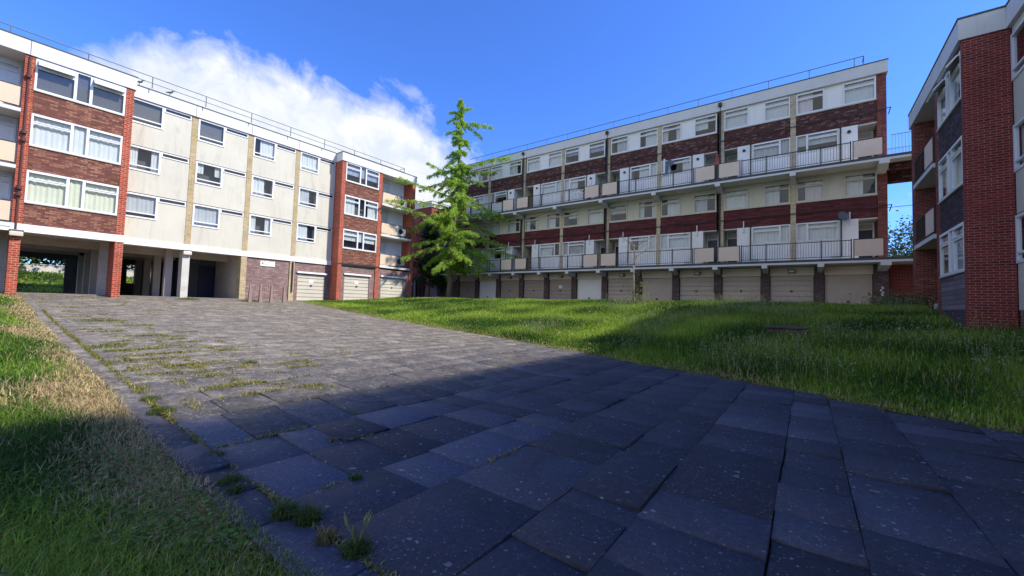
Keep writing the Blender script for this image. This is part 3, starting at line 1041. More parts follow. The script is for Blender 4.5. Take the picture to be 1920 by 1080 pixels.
# air conditioners on the balconies of the far left tower, a red pot
for i, z in enumerate(SL):
    fz_ = z - 1.02
    ac = thing('air_conditioner', FL.p(21.6, -0.6, fz_), ['white air conditioning unit on the lowest balcony of the tower by the tree',
               'white air conditioning unit on the middle balcony of the tower by the tree', 'white air conditioning unit on the top balcony of the tower by the tree'][i],
               'air conditioner', 'air conditioners on the balconies')
    m = MB()
    FL.box(m, 21.2, 22.05, -0.5, -0.14, fz_ + 0.22, fz_ + 0.84)
    m.build('casing', 'upvc', ac, bevel=0.015)
    m = MB()
    for k in range(7):
        m.tube([FL.p(21.5, -0.135, fz_ + 0.53)] + [FL.p(21.5, -0.12, fz_ + 0.53)], 0.24 - k * 0.033, 16)
    m.build('fan_grille', 'grey_metal', ac)
    m = MB()
    FL.box(m, 21.25, 21.32, -0.5, -0.14, fz_ + 0.0, fz_ + 0.22)
    FL.box(m, 21.93, 22.0, -0.5, -0.14, fz_ + 0.0, fz_ + 0.22)
    m.build('leg', 'grey_metal', ac)
pt = thing('flower_pot', FL.p(21.35, -0.05, 2.95), 'red terracotta pot on the lowest balcony edge beside the white unit', 'flower pot')
m = MB()
m.lathe(FL.p(21.0, -0.2, 2.952), [(0.10, 0), (0.15, 0.22), (0.17, 0.22), (0.17, 0.27), (0.13, 0.27), (0.12, 0.2)], 14)
m.build('pot', 'pot', pt)

# bollards before the purple wall
for i, (s, dx) in enumerate(((9.94, 0.7), (10.53, 0.7), (11.15, 0.7), (11.92, 0.7))):
    gx_ = -28 + dx
    gz_ = float(terr(gx_, s))
    bo = thing('bollard', (gx_, s, gz_), ['tapered concrete bollard nearest the dark undercroft opening, leftmost of four', 'tapered concrete bollard, second from the left before the purple brick wall',
               'tapered concrete bollard, third from the left below the sign', 'tapered concrete bollard nearest the garage door, rightmost of four'][i], 'bollard', 'concrete bollards in a row')
    m = MB()
    b0, t0 = 0.095, 0.05
    h = 1.05
    m.hexa([(gx_ - b0, s - b0, gz_ - 0.05), (gx_ + b0, s - b0, gz_ - 0.05), (gx_ + b0, s + b0, gz_ - 0.05), (gx_ - b0, s + b0, gz_ - 0.05),
            (gx_ - t0, s - t0, gz_ + h), (gx_ + t0, s - t0, gz_ + h), (gx_ + t0, s + t0, gz_ + h), (gx_ - t0, s + t0, gz_ + h)])
    n = len(m.v)
    m.hexa([(gx_ - t0, s - t0, gz_ + h), (gx_ + t0, s - t0, gz_ + h), (gx_ + t0, s + t0, gz_ + h), (gx_ - t0, s + t0, gz_ + h),
            (gx_ - .02, s - .02, gz_ + h + 0.09), (gx_ + .02, s - .02, gz_ + h + 0.09), (gx_ + .02, s + .02, gz_ + h + 0.09), (gx_ - .02, s + .02, gz_ + h + 0.09)])
    m.build('post', 'bollard', bo, bevel=0.01)

# pigeons on the parapet
for i, s in enumerate((4.62, 5.9)):
    p0 = FL.p(s, -0.87, 11.252)
    pg = thing('pigeon', p0, ['dark bird on the left roof edge right beside the tower corner', 'dark bird standing alone on the left roof edge'][i], 'bird', 'birds on the roof edge')
    m = MB()
    x_, y_, z_ = p0
    m.tube([(x_, y_ - 0.2, z_ + 0.12), (x_, y_ - 0.1, z_ + 0.15), (x_, y_, z_ + 0.18), (x_, y_ + 0.08, z_ + 0.22), (x_, y_ + 0.11, z_ + 0.29), (x_, y_ + 0.14, z_ + 0.34), (x_, y_ + 0.19, z_ + 0.33), (x_, y_ + 0.23, z_ + 0.32)],
           [0.01, 0.035, 0.055, 0.05, 0.032, 0.032, 0.015, 0.004], 8)
    m.tube([(x_ - 0.03, y_, z_), (x_ - 0.03, y_, z_ + 0.14)], 0.008, 5)
    m.tube([(x_ + 0.03, y_, z_), (x_ + 0.03, y_, z_ + 0.14)], 0.008, 5)
    m.build('body', 'bird', pg, smooth=True)

# ------------------------------------------------------------------ RIGHT BUILDING (front looks towards -X, mirrored)
FR = Facade('right', 3.65)
RB = thing('apartment_building', (9, 8, -1.0), 'shaded red brick block at the right edge with white windows and dark tile hung bands', 'apartment block', 'apartment blocks round the courtyard')
SR = [1.42, 3.96, 6.50]


def right_tower(s0, s1, first):
    L = s1 - s0
    f = (lambda a: s0 + a) if first else (lambda a: s1 - a)
    p = [0.0, 0.12, 2.72, 3.22, L - 0.62, L]
    fz = (8.16, 8.77)
    base = -1.7
    m = MB()
    FR.box(m, f(p[0]), f(p[1]), -0.93, 0.0, base, fz[0])
    m.build('brick_wall', 'gable_red', RB)
    m = MB()
    FR.box(m, f(p[2]), f(p[3]), -1.5, -0.02, base, fz[0])
    FR.box(m, f(p[4]), f(p[5]), -1.5, 0.0, base, fz[0])
    build_each(m, 'brick_pier', 'gable_red2', RB)
    m = MB()
    FR.box(m, f(p[1]), f(p[2]), -9, -0.6, base, fz[1] - 0.1)
    FR.box(m, f(p[2]), f(p[5]), -9, -1.5, base, fz[1] - 0.1)
    m.build('wall', 'gable_red2', RB)
    m = MB()
    for i, z in enumerate(SR):
        lo_ = SR[i - 1] + 1.42 if i else None
        if i: FR.box(m, f(p[1]), f(p[2]), -0.7, -0.03, lo_, z)
    FR.box(m, f(p[1]), f(p[2]), -0.7, -0.03, SR[-1] + 1.42, fz[0])
    build_each(m, 'tile_hanging', 'tile_dark', RB)
    m = MB()
    FR.box(m, f(p[1]), f(p[2]), -0.7, -0.02, 0.27, SR[0])
    m.build('boarding', 'boarding', RB)
    m = MB()
    FR.box(m, f(p[1]), f(p[2]), -0.7, -0.05, base, 0.27)
    m.build('plinth', 'pillar_dark', RB)
    m = MB()
    a, b_ = sorted((f(p[1]), f(p[2])))
    for i, z in enumerate(SR):
        FR.box(m, a, b_, -0.03, 0.03, z - 0.05, z - 0.003)
        window(FR, RB, a + 0.004, b_ - 0.004, z, z + 1.42, -0.03, [(0.42, 0.27), (0.595, None), (1.0, 0.27)], curtain_or_dark_sheet='curtain_w' if i else 'curtain_g',
               vents=(0, 2) if i == 2 else ())
    build_each(m, 'sill_course', 'concrete', RB)
    a, b_ = sorted((f(p[3]), f(p[4])))
    m = MB()
    FR.box(m, a, b_, -1.498, -1.3, base, fz[0])
    m.build('balcony_wall', 'gable_red2', RB)
    for i, z in enumerate(SR):
        fl_ = z - 0.98
        if i == 0: continue
        balcony(FR, RB, a + 0.002, b_ - 0.002, fl_, -1.3, (a + 0.1, a + 1.2) if first else (b_ - 1.2, b_ - 0.1), mat='beige_far')
        window(FR, RB, a + 0.2, a + 1.4, fl_ + 1.0, fl_ + 2.2, -1.28, [(1.0, 0.25)], curtain_or_dark_sheet='curtain_g')
    if first:
        m = MB()
        FR.box(m, a + 0.2, a + 1.25, -1.3, -0.15, 0.35, 0.55)
        m.build('doorstep', 'concrete', RB)
        m = MB()
        FR.box(m, a + 0.35, a + 1.15, -0.5, -0.42, 0.56, 1.5)
        FR.box(m, a + 0.002, a + 0.35, -0.5, -0.42, 0.56, 1.5)
        m.build('gate', 'navy', RB)
    m = MB()
    FR.box(m, s0 - 0.05, s1 + 0.06, -9, 0.07, fz[0], fz[1])
    m.build('fascia', 'fascia', RB)
    m = MB()
    FR.box(m, s0 - 0.07, s1 + 0.08, -9.02, 0.09, fz[1], fz[1] + 0.05)
    m.build('roof', 'trim_dark', RB)


right_tower(16.76, 23.73, True)
right_tower(-1.77, 5.20, False)
rb_bays = [(5.21, 7.83), (8.12, 10.76), (11.06, 13.70), (13.99, 16.755)]
# mirrored bay order: the large window stands next to the far tower, so lay the bays with s running backwards
FRm = Facade('right', 3.65)
class Flip(Facade):
    def p(self, s, d, z): return (self.ref - d, 21.96 - s, z)
    def quad(self, mb, s0, s1, d, z0, z1):
        mb.quad(self.p(s0, d, z0), self.p(s1, d, z0), self.p(s1, d, z1), self.p(s0, d, z1))
        return mb
FF = Flip('flip', 3.65)
main_front(FF, RB, [(21.96 - b_, 21.96 - a) for a, b_ in reversed(rb_bays)], [1.56, 4.06, 6.62], 1.31, (8.16, 8.77), 0.3, -0.95)
m = MB()
for a, b_ in ((7.83, 8.12), (10.76, 11.06), (13.70, 13.99)):
    FR.box(m, a, b_, -1.5, -0.93, -1.7, 8.16)
build_each(m, 'brick_column', 'yellow_grey', RB)
m = MB()
FR.box(m, 5.2, 16.76, -9, -1.45, -1.7, 8.6)
m.build('wall', 'inside', RB)
m = MB()
FR.box(m, 5.2, 16.75, -1.4, -0.97, -1.7, 0.3)
m.build('plinth', 'garage_brick', RB)
m = MB()
FR.box(m, 5.27, 16.70, -9, -0.84, 8.16, 8.77)
m.build('fascia', 'fascia', RB)
m = MB()
FR.box(m, 5.29, 16.68, -9.02, -0.82, 8.77, 8.82)
m.build('roof', 'trim_dark', RB)

# ------------------------------------------------------------------ FAR BUILDING (front looks towards -Y)
YF = 28.04
FB = Facade('far', YF)
BB = thing('apartment_building', (-12, 33, 0.1), 'long five storey block with white panels, dark red bands and access decks above garages', 'apartment block', 'apartment blocks round the courtyard')
yellow_x = [-0.62, -8.28, -15.98, -23.77]
pipe_x = [-4.41, -12.10, -19.87]
LEFT_END, RIGHT_END = -27.75, 3.40
DECKZ = [2.98, 8.13]
m = MB()
FB.box(m, LEFT_END, 3.03, -9.5, -1.2, 0.0, 13.3)
m.build('wall', 'inside', BB)
m = MB()
FB.box(m, 3.03, RIGHT_END, -9.5, 0.02, 2.98, 12.93)
build_each(m, 'end_wall', 'gable_red2', BB)
m = MB()
FB.box(m, LEFT_END - 0.02, LEFT_END + 0.35, -9.5, 0.02, 2.98, 12.93)
build_each(m, 'end_wall', 'gable_red2', BB)
m = MB()
FB.box(m, LEFT_END - 0.1, RIGHT_END + 0.06, -9.6, 0.16, 12.93, 13.56)
m.build('fascia', 'fascia', BB)
m = MB()
FB.box(m, LEFT_END - 0.12, RIGHT_END + 0.08, -9.62, 0.18, 13.56, 13.61)
m.build('roof', 'trim_dark', BB)
m = MB()
for x_ in yellow_x:
    FB.box(m, x_ - 0.13, x_ + 0.13, -1.2, 0.05, DECKZ[0], 7.62)
    FB.box(m, x_ - 0.13, x_ + 0.13, -1.2, 0.05, DECKZ[1], 12.93)
build_each(m, 'brick_column', 'yellow_grey', BB)
m = MB()
for x_ in pipe_x:
    FB.box(m, x_ - 0.10, x_ + 0.17, -1.2, 0.06, DECKZ[0], 7.62)
    FB.box(m, x_ - 0.10, x_ + 0.17, -1.2, 0.06, DECKZ[1], 12.93)
build_each(m, 'brick_column', 'yellow_grey', BB)
for x_ in pipe_x:
    m = MB()
    if True:
        m.tube([FB.p(x_ - 0.04, 0.12, 2.9), FB.p(x_ - 0.04, 0.12, 13.2)], 0.05, 8)
    FB.box(m, x_ - 0.14, x_ + 0.06, 0.165, 0.32, 13.2, 13.42)
    m.build('drainpipe', 'black_metal', BB)

cur_top = {}
rr = random.Random(5)
for yi, x0 in enumerate(yellow_x):
    for sg_ in (1, -1):
        def U(u, x0=x0, sg_=sg_): return x0 + sg_ * u
        wid = 3.62
        for fi, dz in enumerate(DECKZ):
            up = dz + 3.5
            band_mat = 'plum' if fi == 0 else 'dark_spandrel'
            m = MB()
            FB.box(m, U(0.13), U(wid + 0.02), -1.2, -0.02, dz + 2.27, up)
            m.build('brick_band', band_mat, BB)
            m = MB()
            FB.box(m, U(0.13), U(wid + 0.02), -0.02, 0.035, up - 0.06, up - 0.003)
            build_each(m, 'sill_course', 'concrete', BB)
            # upper storey: window, panel, window
            zt = up + 1.25
            frame = 'upvc' if fi else 'render'
            cs = [rr.choice(['curtain_w', 'curtain_w', 'curtain_w', 'curtain_g', 'curtain_p']) for _ in (0, 1)]
            if fi == 1 and yi == 2 and sg_ == 1: cs = [None, None]
            for wi, (a, b_) in enumerate(((0.14, 1.45), (2.25, wid))):
                s0, s1 = sorted((U(a), U(b_)))
                window(FB, BB, s0, s1, up, zt, -0.01, [(1.0, 0.27)], curtain_or_dark_sheet=cs[wi] if not (fi == 1 and cs[wi] is None) else 'curtain_b', frame=frame, fr=0.075)
            m = MB()
            FB.box(m, U(1.452), U(2.248), -0.3, -0.015, up, zt)
            FB.box(m, U(0.13), U(wid + 0.02), -0.3, -0.012, zt + 0.002, 12.93 if fi else 7.9)
            m.build('panel', 'white_board' if fi else 'render', BB)
            # lower storey on the deck: narrow light, main window, utility box, door recess
            z0 = dz
            m = MB()
            FB.box(m, U(0.13), U(2.18), -0.4, -0.02, z0, z0 + 1.2)
            FB.box(m, U(2.06), U(2.18), -0.4, -0.021, z0 + 1.2, z0 + 2.27)
            m.build('panel', 'white_board', BB)
            s0, s1 = sorted((U(0.135), U(2.055)))
            fr_ = [(0.27, None), (1.0, 0.26)] if sg_ == 1 else [(0.73, 0.26), (1.0, None)]
            window(FB, BB, s0, s1, z0 + 1.202, z0 + 2.268, -0.02, fr_, curtain_or_dark_sheet=rr.choice(['curtain_w', 'curtain_w', 'curtain_w', 'curtain_g']), fr=0.06)
            m = MB()
            FB.box(m, U(2.182), U(2.86), -1.2, 0.03, z0, z0 + 2.268)
            m.build('utility_cupboard', 'white_board', BB)
            m = MB()
            sc_ = U(2.5)
            if fi == 1:
                m.tube([FB.p(sc_, 0.03, z0 + 1.95), FB.p(sc_, 0.10, z0 + 1.95)], 0.085, 12)
            else:
                m.tube([FB.p(sc_, 0.03, z0 + 2.0), FB.p(sc_, 0.12, z0 + 2.0)], 0.05, 8)
                m.tube([FB.p(sc_, 0.12, z0 + 1.97), FB.p(sc_, 0.12, z0 + 2.65)], 0.032, 8)
            m.build('flue', 'black_metal' if fi else 'upvc', BB)
            m = MB()
            m.tube([FB.p(U(2.14), 0.06, z0 + 0.25), FB.p(U(2.14), 0.06, z0 + 2.5)], 0.03, 6)
            m.tube([FB.p(U(2.14), 0.06, z0 + 0.25), FB.p(U(1.7), 0.06, z0 + 0.24)], 0.025, 6)
            m.build('waste_pipe', 'black_metal', BB)
            m = MB()
            FB.box(m, U(2.862), U(wid + 0.02), -1.19, -1.15, z0, z0 + 2.27)
            FB.box(m, U(2.862), U(wid + 0.02), -1.15, -0.02, z0 + 2.2, z0 + 2.268)
            m.build('porch_lining', 'concrete', BB)
            s0, s1 = sorted((U(2.89), U(wid - 0.03)))
            m = MB()
            FB.box(m, s0, s1, -1.148, -1.09, z0 + 0.01, z0 + 1.78)
            dr = m.build('front_door', 'navy', BB)
            m = MB()
            FB.box(m, (s0 + s1) / 2 - 0.12, (s0 + s1) / 2 + 0.12, -1.088, -1.075, z0 + 1.05, z0 + 1.11)
            m.build('letterbox', 'grey_metal', dr)
            m = MB()
            for zz in (1.8, 2.13):
                FB.box(m, s0, s1, -1.148, -1.07, z0 + zz, z0 + zz + 0.06)
            for ss in (s0, s1 - 0.06):
                FB.box(m, ss, ss + 0.06, -1.149, -1.072, z0, z0 + 2.19)
            m.build('door_frame', 'white_board', BB)
            # deck railing and beige panel before the door
            dF = YF - 26.86
            s0, s1 = sorted((U(0.0), U(2.50)))
            m = MB()
            FB.box(m, s0, s1, dF - 0.02, dF + 0.02, z0 + 0.93, z0 + 0.97)
            FB.box(m, s0, s1, dF - 0.015, dF + 0.015, z0 + 0.10, z0 + 0.13)
            nb = 21
            for i in range(nb + 1):
                s = s0 + (s1 - s0) * i / nb
                w = 0.007
                FB.box(m, s - w, s + w, dF - w, dF + w, z0 + 0.13, z0 + 0.93)
            for u_ in (1.25, 2.48):
                FB.box(m, U(u_) - 0.025, U(u_) + 0.025, dF - 0.025, dF + 0.025, z0 - 0.05, z0 + 1.02)
            m.build('railing', 'black_metal', BB)
            s0, s1 = sorted((U(2.60), U(3.70)))
            m = MB()
            FB.box(m, s0, s1, dF + 0.03, dF + 0.05, z0 + 0.10, z0 + 0.95)
            m.build('balcony_panel', 'beige_far', BB)
            m = MB()
            FB.box(m, s0 - 0.04, s0 - 0.005, dF - 0.03, dF + 0.06, z0 - 0.05, z0 + 1.0)
            FB.box(m, s1 + 0.005, s1 + 0.04, dF - 0.03, dF + 0.06, z0 - 0.05, z0 + 1.0)
            FB.box(m, s0 - 0.04, s1 + 0.04, dF - 0.03, dF + 0.02, z0 + 0.955, z0 + 1.0)
            m.build('panel_frame', 'black_metal', BB)

# decks with brackets
for fi, dz in enumerate(DECKZ):
    x_l, x_r = (-29.3, 6.2) if fi == 0 else (LEFT_END - 0.2, 6.2)
    m = MB()
    FB.box(m, x_l, x_r, -1.15, 1.15, dz - 0.22, dz - 0.004)
    m.build('deck_slab', 'soffit', BB)
    m = MB()
    FB.box(m, x_l, x_r, 1.152, 1.24, dz - 0.23, dz - 0.12)
    m.build('deck_fascia', 'fascia', BB)
    m = MB()
    FB.box(m, x_l, x_r, 1.152, 1.235, dz - 0.117, dz + 0.015)
    m.build('deck_edge', 'trim_dark', BB)
    br = MB()
    xs_ = (yellow_x + pipe_x + [3.15]) if fi else [3.17 - 2.56 * k for k in range(13)]
    for x_ in xs_:
        w = 0.13 if x_ < 2.9 else 0.19
        zt = dz - 0.223
        b0 = 0.38
        pts = []
        f_, k_ = 1.20, 0.02
        br.hexa([FB.p(x_ - w, k_, zt - b0), FB.p(x_ + w, k_, zt - b0), FB.p(x_ + w, k_, zt), FB.p(x_ - w, k_, zt),
                 FB.p(x_ - w, f_, zt - 0.16), FB.p(x_ + w, f_, zt - 0.16), FB.p(x_ + w, f_, zt), FB.p(x_ - w, f_, zt)])
        FB.box(br, x_ - w - 0.01, x_ + w + 0.01, f_ + 0.001, f_ + 0.06, zt - 0.18, zt - 0.012)
    build_each(br, 'bracket', 'fascia', BB, 2)
# bridge end: railing, beam and low wall towards the right block
m = MB()
for i in range(22):
    s = 3.45 + i * 0.12
    FB.box(m, s - 0.008, s + 0.008, 1.14, 1.16, 8.2, 9.12)
FB.box(m, 3.42, 6.1, 1.13, 1.17, 9.12, 9.16)
m.build('bridge_railing', 'blue_metal', BB)
m = MB()
for i in range(22):
    s = 3.45 + i * 0.12
    FB.box(m, s - 0.008, s + 0.008, -1.1, -1.08, 8.2, 9.12)
FB.box(m, 3.42, 6.1, -1.11, -1.07, 9.12, 9.16)
m.build('bridge_railing', 'blue_metal', BB)
m = MB()
FB.box(m, 3.42, 6.2, -1.1, -0.8, 7.2, 7.9)
FB.box(m, 3.42, 6.2, 0.3, 0.5, 7.55, 7.9)
build_each(m, 'bridge_beam', 'dark_spandrel', BB)
m = MB()
FB.box(m, 3.45, 6.5, -0.9, -0.6, 0.0, 2.74)
m.build('garden_wall', 'gable_red', BB)
rail_run(FB, LEFT_END + 1.0, 2.55, -0.35, 13.58, 0.75, BB, 2.0, False, 0.9, 0.7)

# garages
pil = [3.12 - 2.556 * k for k in range(13)] + [-30.15, -32.7]
m = MB()
for i, x_ in enumerate(pil):
    w = 0.30 if i == 0 else 0.225
    FB.box(m, x_ - w, x_ + w, -0.8, 0.0, -0.1, 2.74)
build_each(m, 'garage_pillar', 'pillar_dark', BB)
m = MB()
FB.box(m, -32.9, LEFT_END, -6, -0.5, 0.0, 2.72)
FB.box(m, LEFT_END, 3.4, -1.3, -0.9, 0.0, 2.74)
m.build('garage_back', 'inside', BB)
m = MB()
FB.box(m, -33.6, -29.31, -6, 0.35, 2.72, 2.86)
m.build('garage_roof', 'trim_dark', BB)
door_spec = [('door_taupe', False), ('door_taupe', True), ('door_taupe', True), ('door_taupe', True), ('door_taupe', False), ('door_taupe', True), ('door_white', False),
             ('door_taupe_dark', True), ('door_taupe_dark', True), ('door_taupe_dark', True), ('door_white', False), ('door_taupe_dark', True), None, ('door_lilac', False)]
hm = MB()
for i, spec in enumerate(door_spec):
    s1 = pil[i] - (0.30 if i == 0 else 0.225)
    s0 = pil[i + 1] + 0.225
    FB.box(hm, s0 + 0.002, s1 - 0.002, -0.5, -0.10, 2.24, 2.735)
    FB.box(hm, s0 + 0.002, s1 - 0.002, -0.10, -0.06, 2.24, 2.30)
    if spec:
        garage_door(FB, BB, s0 + 0.03, s1 - 0.03, 0.14, 2.235, -0.16, spec[0], spec[1], i == 7)
hm.build('garage_header', 'beige_far', BB)
for x_ in (-0.7, -5.75, -10.85, -16.0, -21.1):
    lm = MB()
    FB.box(lm, x_ - 0.18, x_ + 0.18, -0.058, 0.10, 2.38, 2.58)
    lo = lm.build('wall_lamp', 'black_metal', BB)
    l2 = MB()
    FB.box(l2, x_ - 0.13, x_ + 0.13, 0.102, 0.13, 2.41, 2.54)
    l2.build('lamp_lens', 'lamp', lo)
m = MB()
gx0 = 3.12
for k in range(14):
    a = gx0 + 0.02 + 0.05 * sin(k * 0.9)
    FB.box(m, a - 0.02, a + 0.035, 0.0, 0.006, 1.55 - k * 0.035, 1.59 - k * 0.035)
FB.box(m, 3.10, 3.2, 0.0, 0.006, 1.1, 1.16)
m.build('paint_mark', 'graffiti', BB)
# long cables along both brick bands, end bracket
m = MB()
for z in (5.75, 10.9):
    pts = []
    for i in range(40):
        s = -26.5 + (3.55 + 26.5) * i / 39
        pts.append(FB.p(s, 0.11, z + 0.10 * (i / 39) - 0.04 * abs(sin(i * pi / 5))))
    m.tube(pts, 0.022, 5)
    m.tube([FB.p(3.55, 0.11, z + 0.1), FB.p(3.46, 0.05, z - 0.25)], 0.025, 5)
m.build('cable_run', 'black_metal', BB)


def dish(x_, z_, tilt=0.5, r_=0.28):
    m = MB()
    c = Vector(FB.p(x_, 0.35, z_))
    ax = Vector((tilt, -1, 0.35)).normalized()
    pts, rad = [], []
    for k in range(6):
        q = k / 5
        pts.append(c + ax * (0.10 * q * q))
        rad.append(max(0.01, r_ * q))
    m.tube(pts, rad, 18, False)
    m.tube([c, Vector(FB.p(x_, 0.0, z_ - 0.05))], 0.02, 6)
    m.tube([c - Vector((0, 0, r_ * 0.8)), c + ax * 0.3], 0.012, 6)
    m.build('satellite_dish', 'grey_metal', BB)


dish(1.55, 5.35, 0.6)
dish(-7.5, 10.0, 0.4, 0.25)
# tv aerial above the lower deck
m = MB()
ax_, az_ = -6.5, 5.55
m.tube([FB.p(ax_, 0.1, 5.0), FB.p(ax_, 0.35, az_ + 0.5)], 0.016, 6)
m.tube([FB.p(ax_ - 0.6, 0.35, az_ + 0.35), FB.p(ax_ + 0.5, 0.35, az_ + 0.25)], 0.012, 6)
for k in range(7):
    q = ax_ - 0.55 + k * 0.15
    m.tube([FB.p(q, 0.22, az_ + 0.2), FB.p(q, 0.48, az_ + 0.45)], 0.008, 5)
m.build('aerial', 'black_metal', BB)
# an open casement and a red cloth on the upper deck
m = MB()
oc = [FB.p(-8.05, 0.02, 9.35), FB.p(-7.95, 0.02, 9.35), FB.p(-7.75, 0.52, 9.35), FB.p(-7.85, 0.52, 9.35)]
m.hexa(oc + [(x_, y_, 10.35) for x_, y_, z_ in oc])
m.build('open_casement', 'upvc', BB)
rc = MB()
FB.box(rc, -4.52, -4.42, 1.12, 1.17, 9.05, 9.75)
tag(rc.build('hanging_cloth', 'red_bits'), 'red cloth hanging over the upper deck rail beside the drainpipe', 'cloth')

# dark boarded gate between the blocks
gt = thing('gate', (-33.8, 27.9, 0.1), 'dark navy boarded gate with one pale post between the garages and red tower', 'gate')
m = MB()
m.box(-37.5, -32.95, 27.95, 28.0, 0.1, 2.55)
for k in range(18):
    m.box(-37.5 + k * 0.25, -37.5 + k * 0.25 + 0.23, 27.92, 27.948, 0.12, 2.5)
m.build('boarding', 'navy', gt)
m = MB()
m.box(-33.65, -33.5, 27.75, 27.9, 0.1, 2.4)
m.build('post', 'concrete', gt)
m = MB()
m.box(-37.6, -32.95, 27.9, 28.05, 2.56, 2.68)
m.build('top_rail', 'grey_metal', gt)
m = MB()
m.box(-34.6, -34.1, 27.895, 27.915, 1.95, 2.1)
m.build('notice', 'graffiti', gt)

# block behind the tree
KB = thing('apartment_building', (-36, 34, 0.1), 'shaded red brick gable with white parapet standing behind the bright green tree', 'apartment block', 'apartment blocks round the courtyard')
m = MB()
m.box(-45, -33.2, 29.4, 40.0, 0.0, 10.62)
m.build('wall', 'gable_red', KB)
m = MB()
m.box(-45.1, -33.1, 29.3, 40.1, 10.62, 11.23)
m.build('fascia', 'fascia', KB)
m = MB()
m.box(-45.12, -33.08, 29.28, 40.12, 11.23, 11.28)
m.build('roof', 'trim_dark', KB)
for z in (2.9, 5.5, 8.1):
    m = MB()
    m.box(-33.2, -32.2, 30.6, 36.0, z - 0.16, z)
    m.build('balcony_slab', 'fascia', KB)
    m = MB()
    m.box(-32.28, -32.22, 30.6, 36.0, z + 0.003, z + 1.0)
    m.build('balcony_panel', 'navy', KB)
    m = MB()
    m.box(-33.198, -33.15, 30.9, 35.0, z + 0.2, z + 2.1)
    m.build('window', 'inside', KB)

# overhead cables seen in the gap
for i, (z0, z1) in enumerate(((6.05, 6.35), (7.5, 7.9))):
    m = MB()
    pts = []
    for k in range(13):
        q = k / 12
        pts.append((-2 + 24 * q, 34 - 4 * q + 6, (z0 + (z1 - z0) * q) * 1.35 - 1.2 * sin(pi * q) * 0.4))
    m.tube(pts, 0.02, 5)
    o = m.build('overhead_cable', 'black_metal')
    tag(o, ['lower of two thin cables crossing the sky gap between the blocks', 'upper of two thin cables crossing the sky gap between the blocks'][i], 'cable', 'overhead cables')

# ------------------------------------------------------------------ drain cover on the lawn
mx, my = -0.52, 15.6
mz = float(terr(mx, my))
mc = thing('drain_cover', (mx, my, mz), 'square dark slab drain cover on a low brick rim in the long grass', 'drain cover')
m = MB()
m.box(mx - 0.5, mx + 0.5, my - 0.5, my + 0.5, mz - 0.3, mz + 0.10)
m.build('rim', 'pillar_dark', mc)
m = MB()
m.box(mx - 0.55, mx + 0.55, my - 0.55, my + 0.55, mz + 0.103, mz + 0.17)
m.build('cover', 'tarmac', mc, bevel=0.012)


# ------------------------------------------------------------------ foliage helpers
def leaf_quads(P, size, tone, flat=0.0, aspect=0.55, droop=0.0):
    """one small leaf (a bent quad pair) at each point"""
    n = len(P)
    th = RNG.uniform(0, 2 * pi, n)
    ph = RNG.normal(0, 1, n) * (1 - flat) * 0.9 - droop
    a = np.stack([np.cos(th) * np.cos(ph), np.sin(th) * np.cos(ph), np.sin(ph)], 1)
    r_ = RNG.normal(0, 1, (n, 3))
    b = np.cross(a, r_)
    b /= np.linalg.norm(b, axis=1, keepdims=True) + 1e-9
    if flat > 0:
        bz = np.stack([-np.sin(th), np.cos(th), np.zeros(n)], 1)
        b = bz * flat + b * (1 - flat)
        b /= np.linalg.norm(b, axis=1, keepdims=True) + 1e-9
    s = (size * RNG.uniform(0.6, 1.35, n))[:, None]
    v0 = P - a * s * 0.5
    v1 = P + b * s * aspect * 0.5
    v2 = P + a * s * 0.5
    v3 = P - b * s * aspect * 0.5
    V = np.stack([v0, v1, v2, v3], 1).reshape(-1, 3)
    Q = np.arange(n * 4).reshape(-1, 4)
    T = np.repeat(tone, 4, axis=0)
    return V, Q, T


def tones(n, c0, c1, spread=0.18):
    k = RNG.uniform(0, 1, n)[:, None]
    c = np.array(c0) * (1 - k) + np.array(c1) * k
    return np.clip(c * RNG.normal(1, spread, n)[:, None], 0.005, 1)


# ------------------------------------------------------------------ the conifer-shaped tree
TX, TY = -24.85, 24.35
TZ = float(terr(TX, TY))
tr = thing('young_larch_tree', (TX, TY, TZ), 'tall spiky bright green tree with drooping side branches before the far garages', 'tree')
RT = Vector((0.707, 0.707, 0))       # along the courtyard, seen as left-right
DP = Vector((-0.707, 0.707, 0))
base = Vector((TX, TY, TZ))


def PX(px, py, dep=0.0):
    return base + RT * ((px - 850) / 21.5) + Vector((0, 0, 1)) * ((560 - py) / 21.15 + 0.35) + DP * dep


trunk_px = [(849, 575), (851, 535), (854, 505), (853, 460), (855, 420), (857, 380), (858, 340), (859, 300), (860, 260), (859, 220), (858, 187)]
trunk_pts = [PX(*q) for q in trunk_px]
m = MB()
m.tube(trunk_pts, [0.30, 0.24, 0.21, 0.19, 0.16, 0.14, 0.11, 0.09, 0.065, 0.04, 0.012], 10)
m.build('trunk', 'bark', tr, smooth=True)


def trunk_at(py):
    for (a, b_) in zip(trunk_px[:-1], trunk_px[1:]):
        if a[1] >= py >= b_[1]:
            q = (a[1] - py) / (a[1] - b_[1])
            return PX(a[0] + (b_[0] - a[0]) * q, py)
    return trunk_pts[-1]


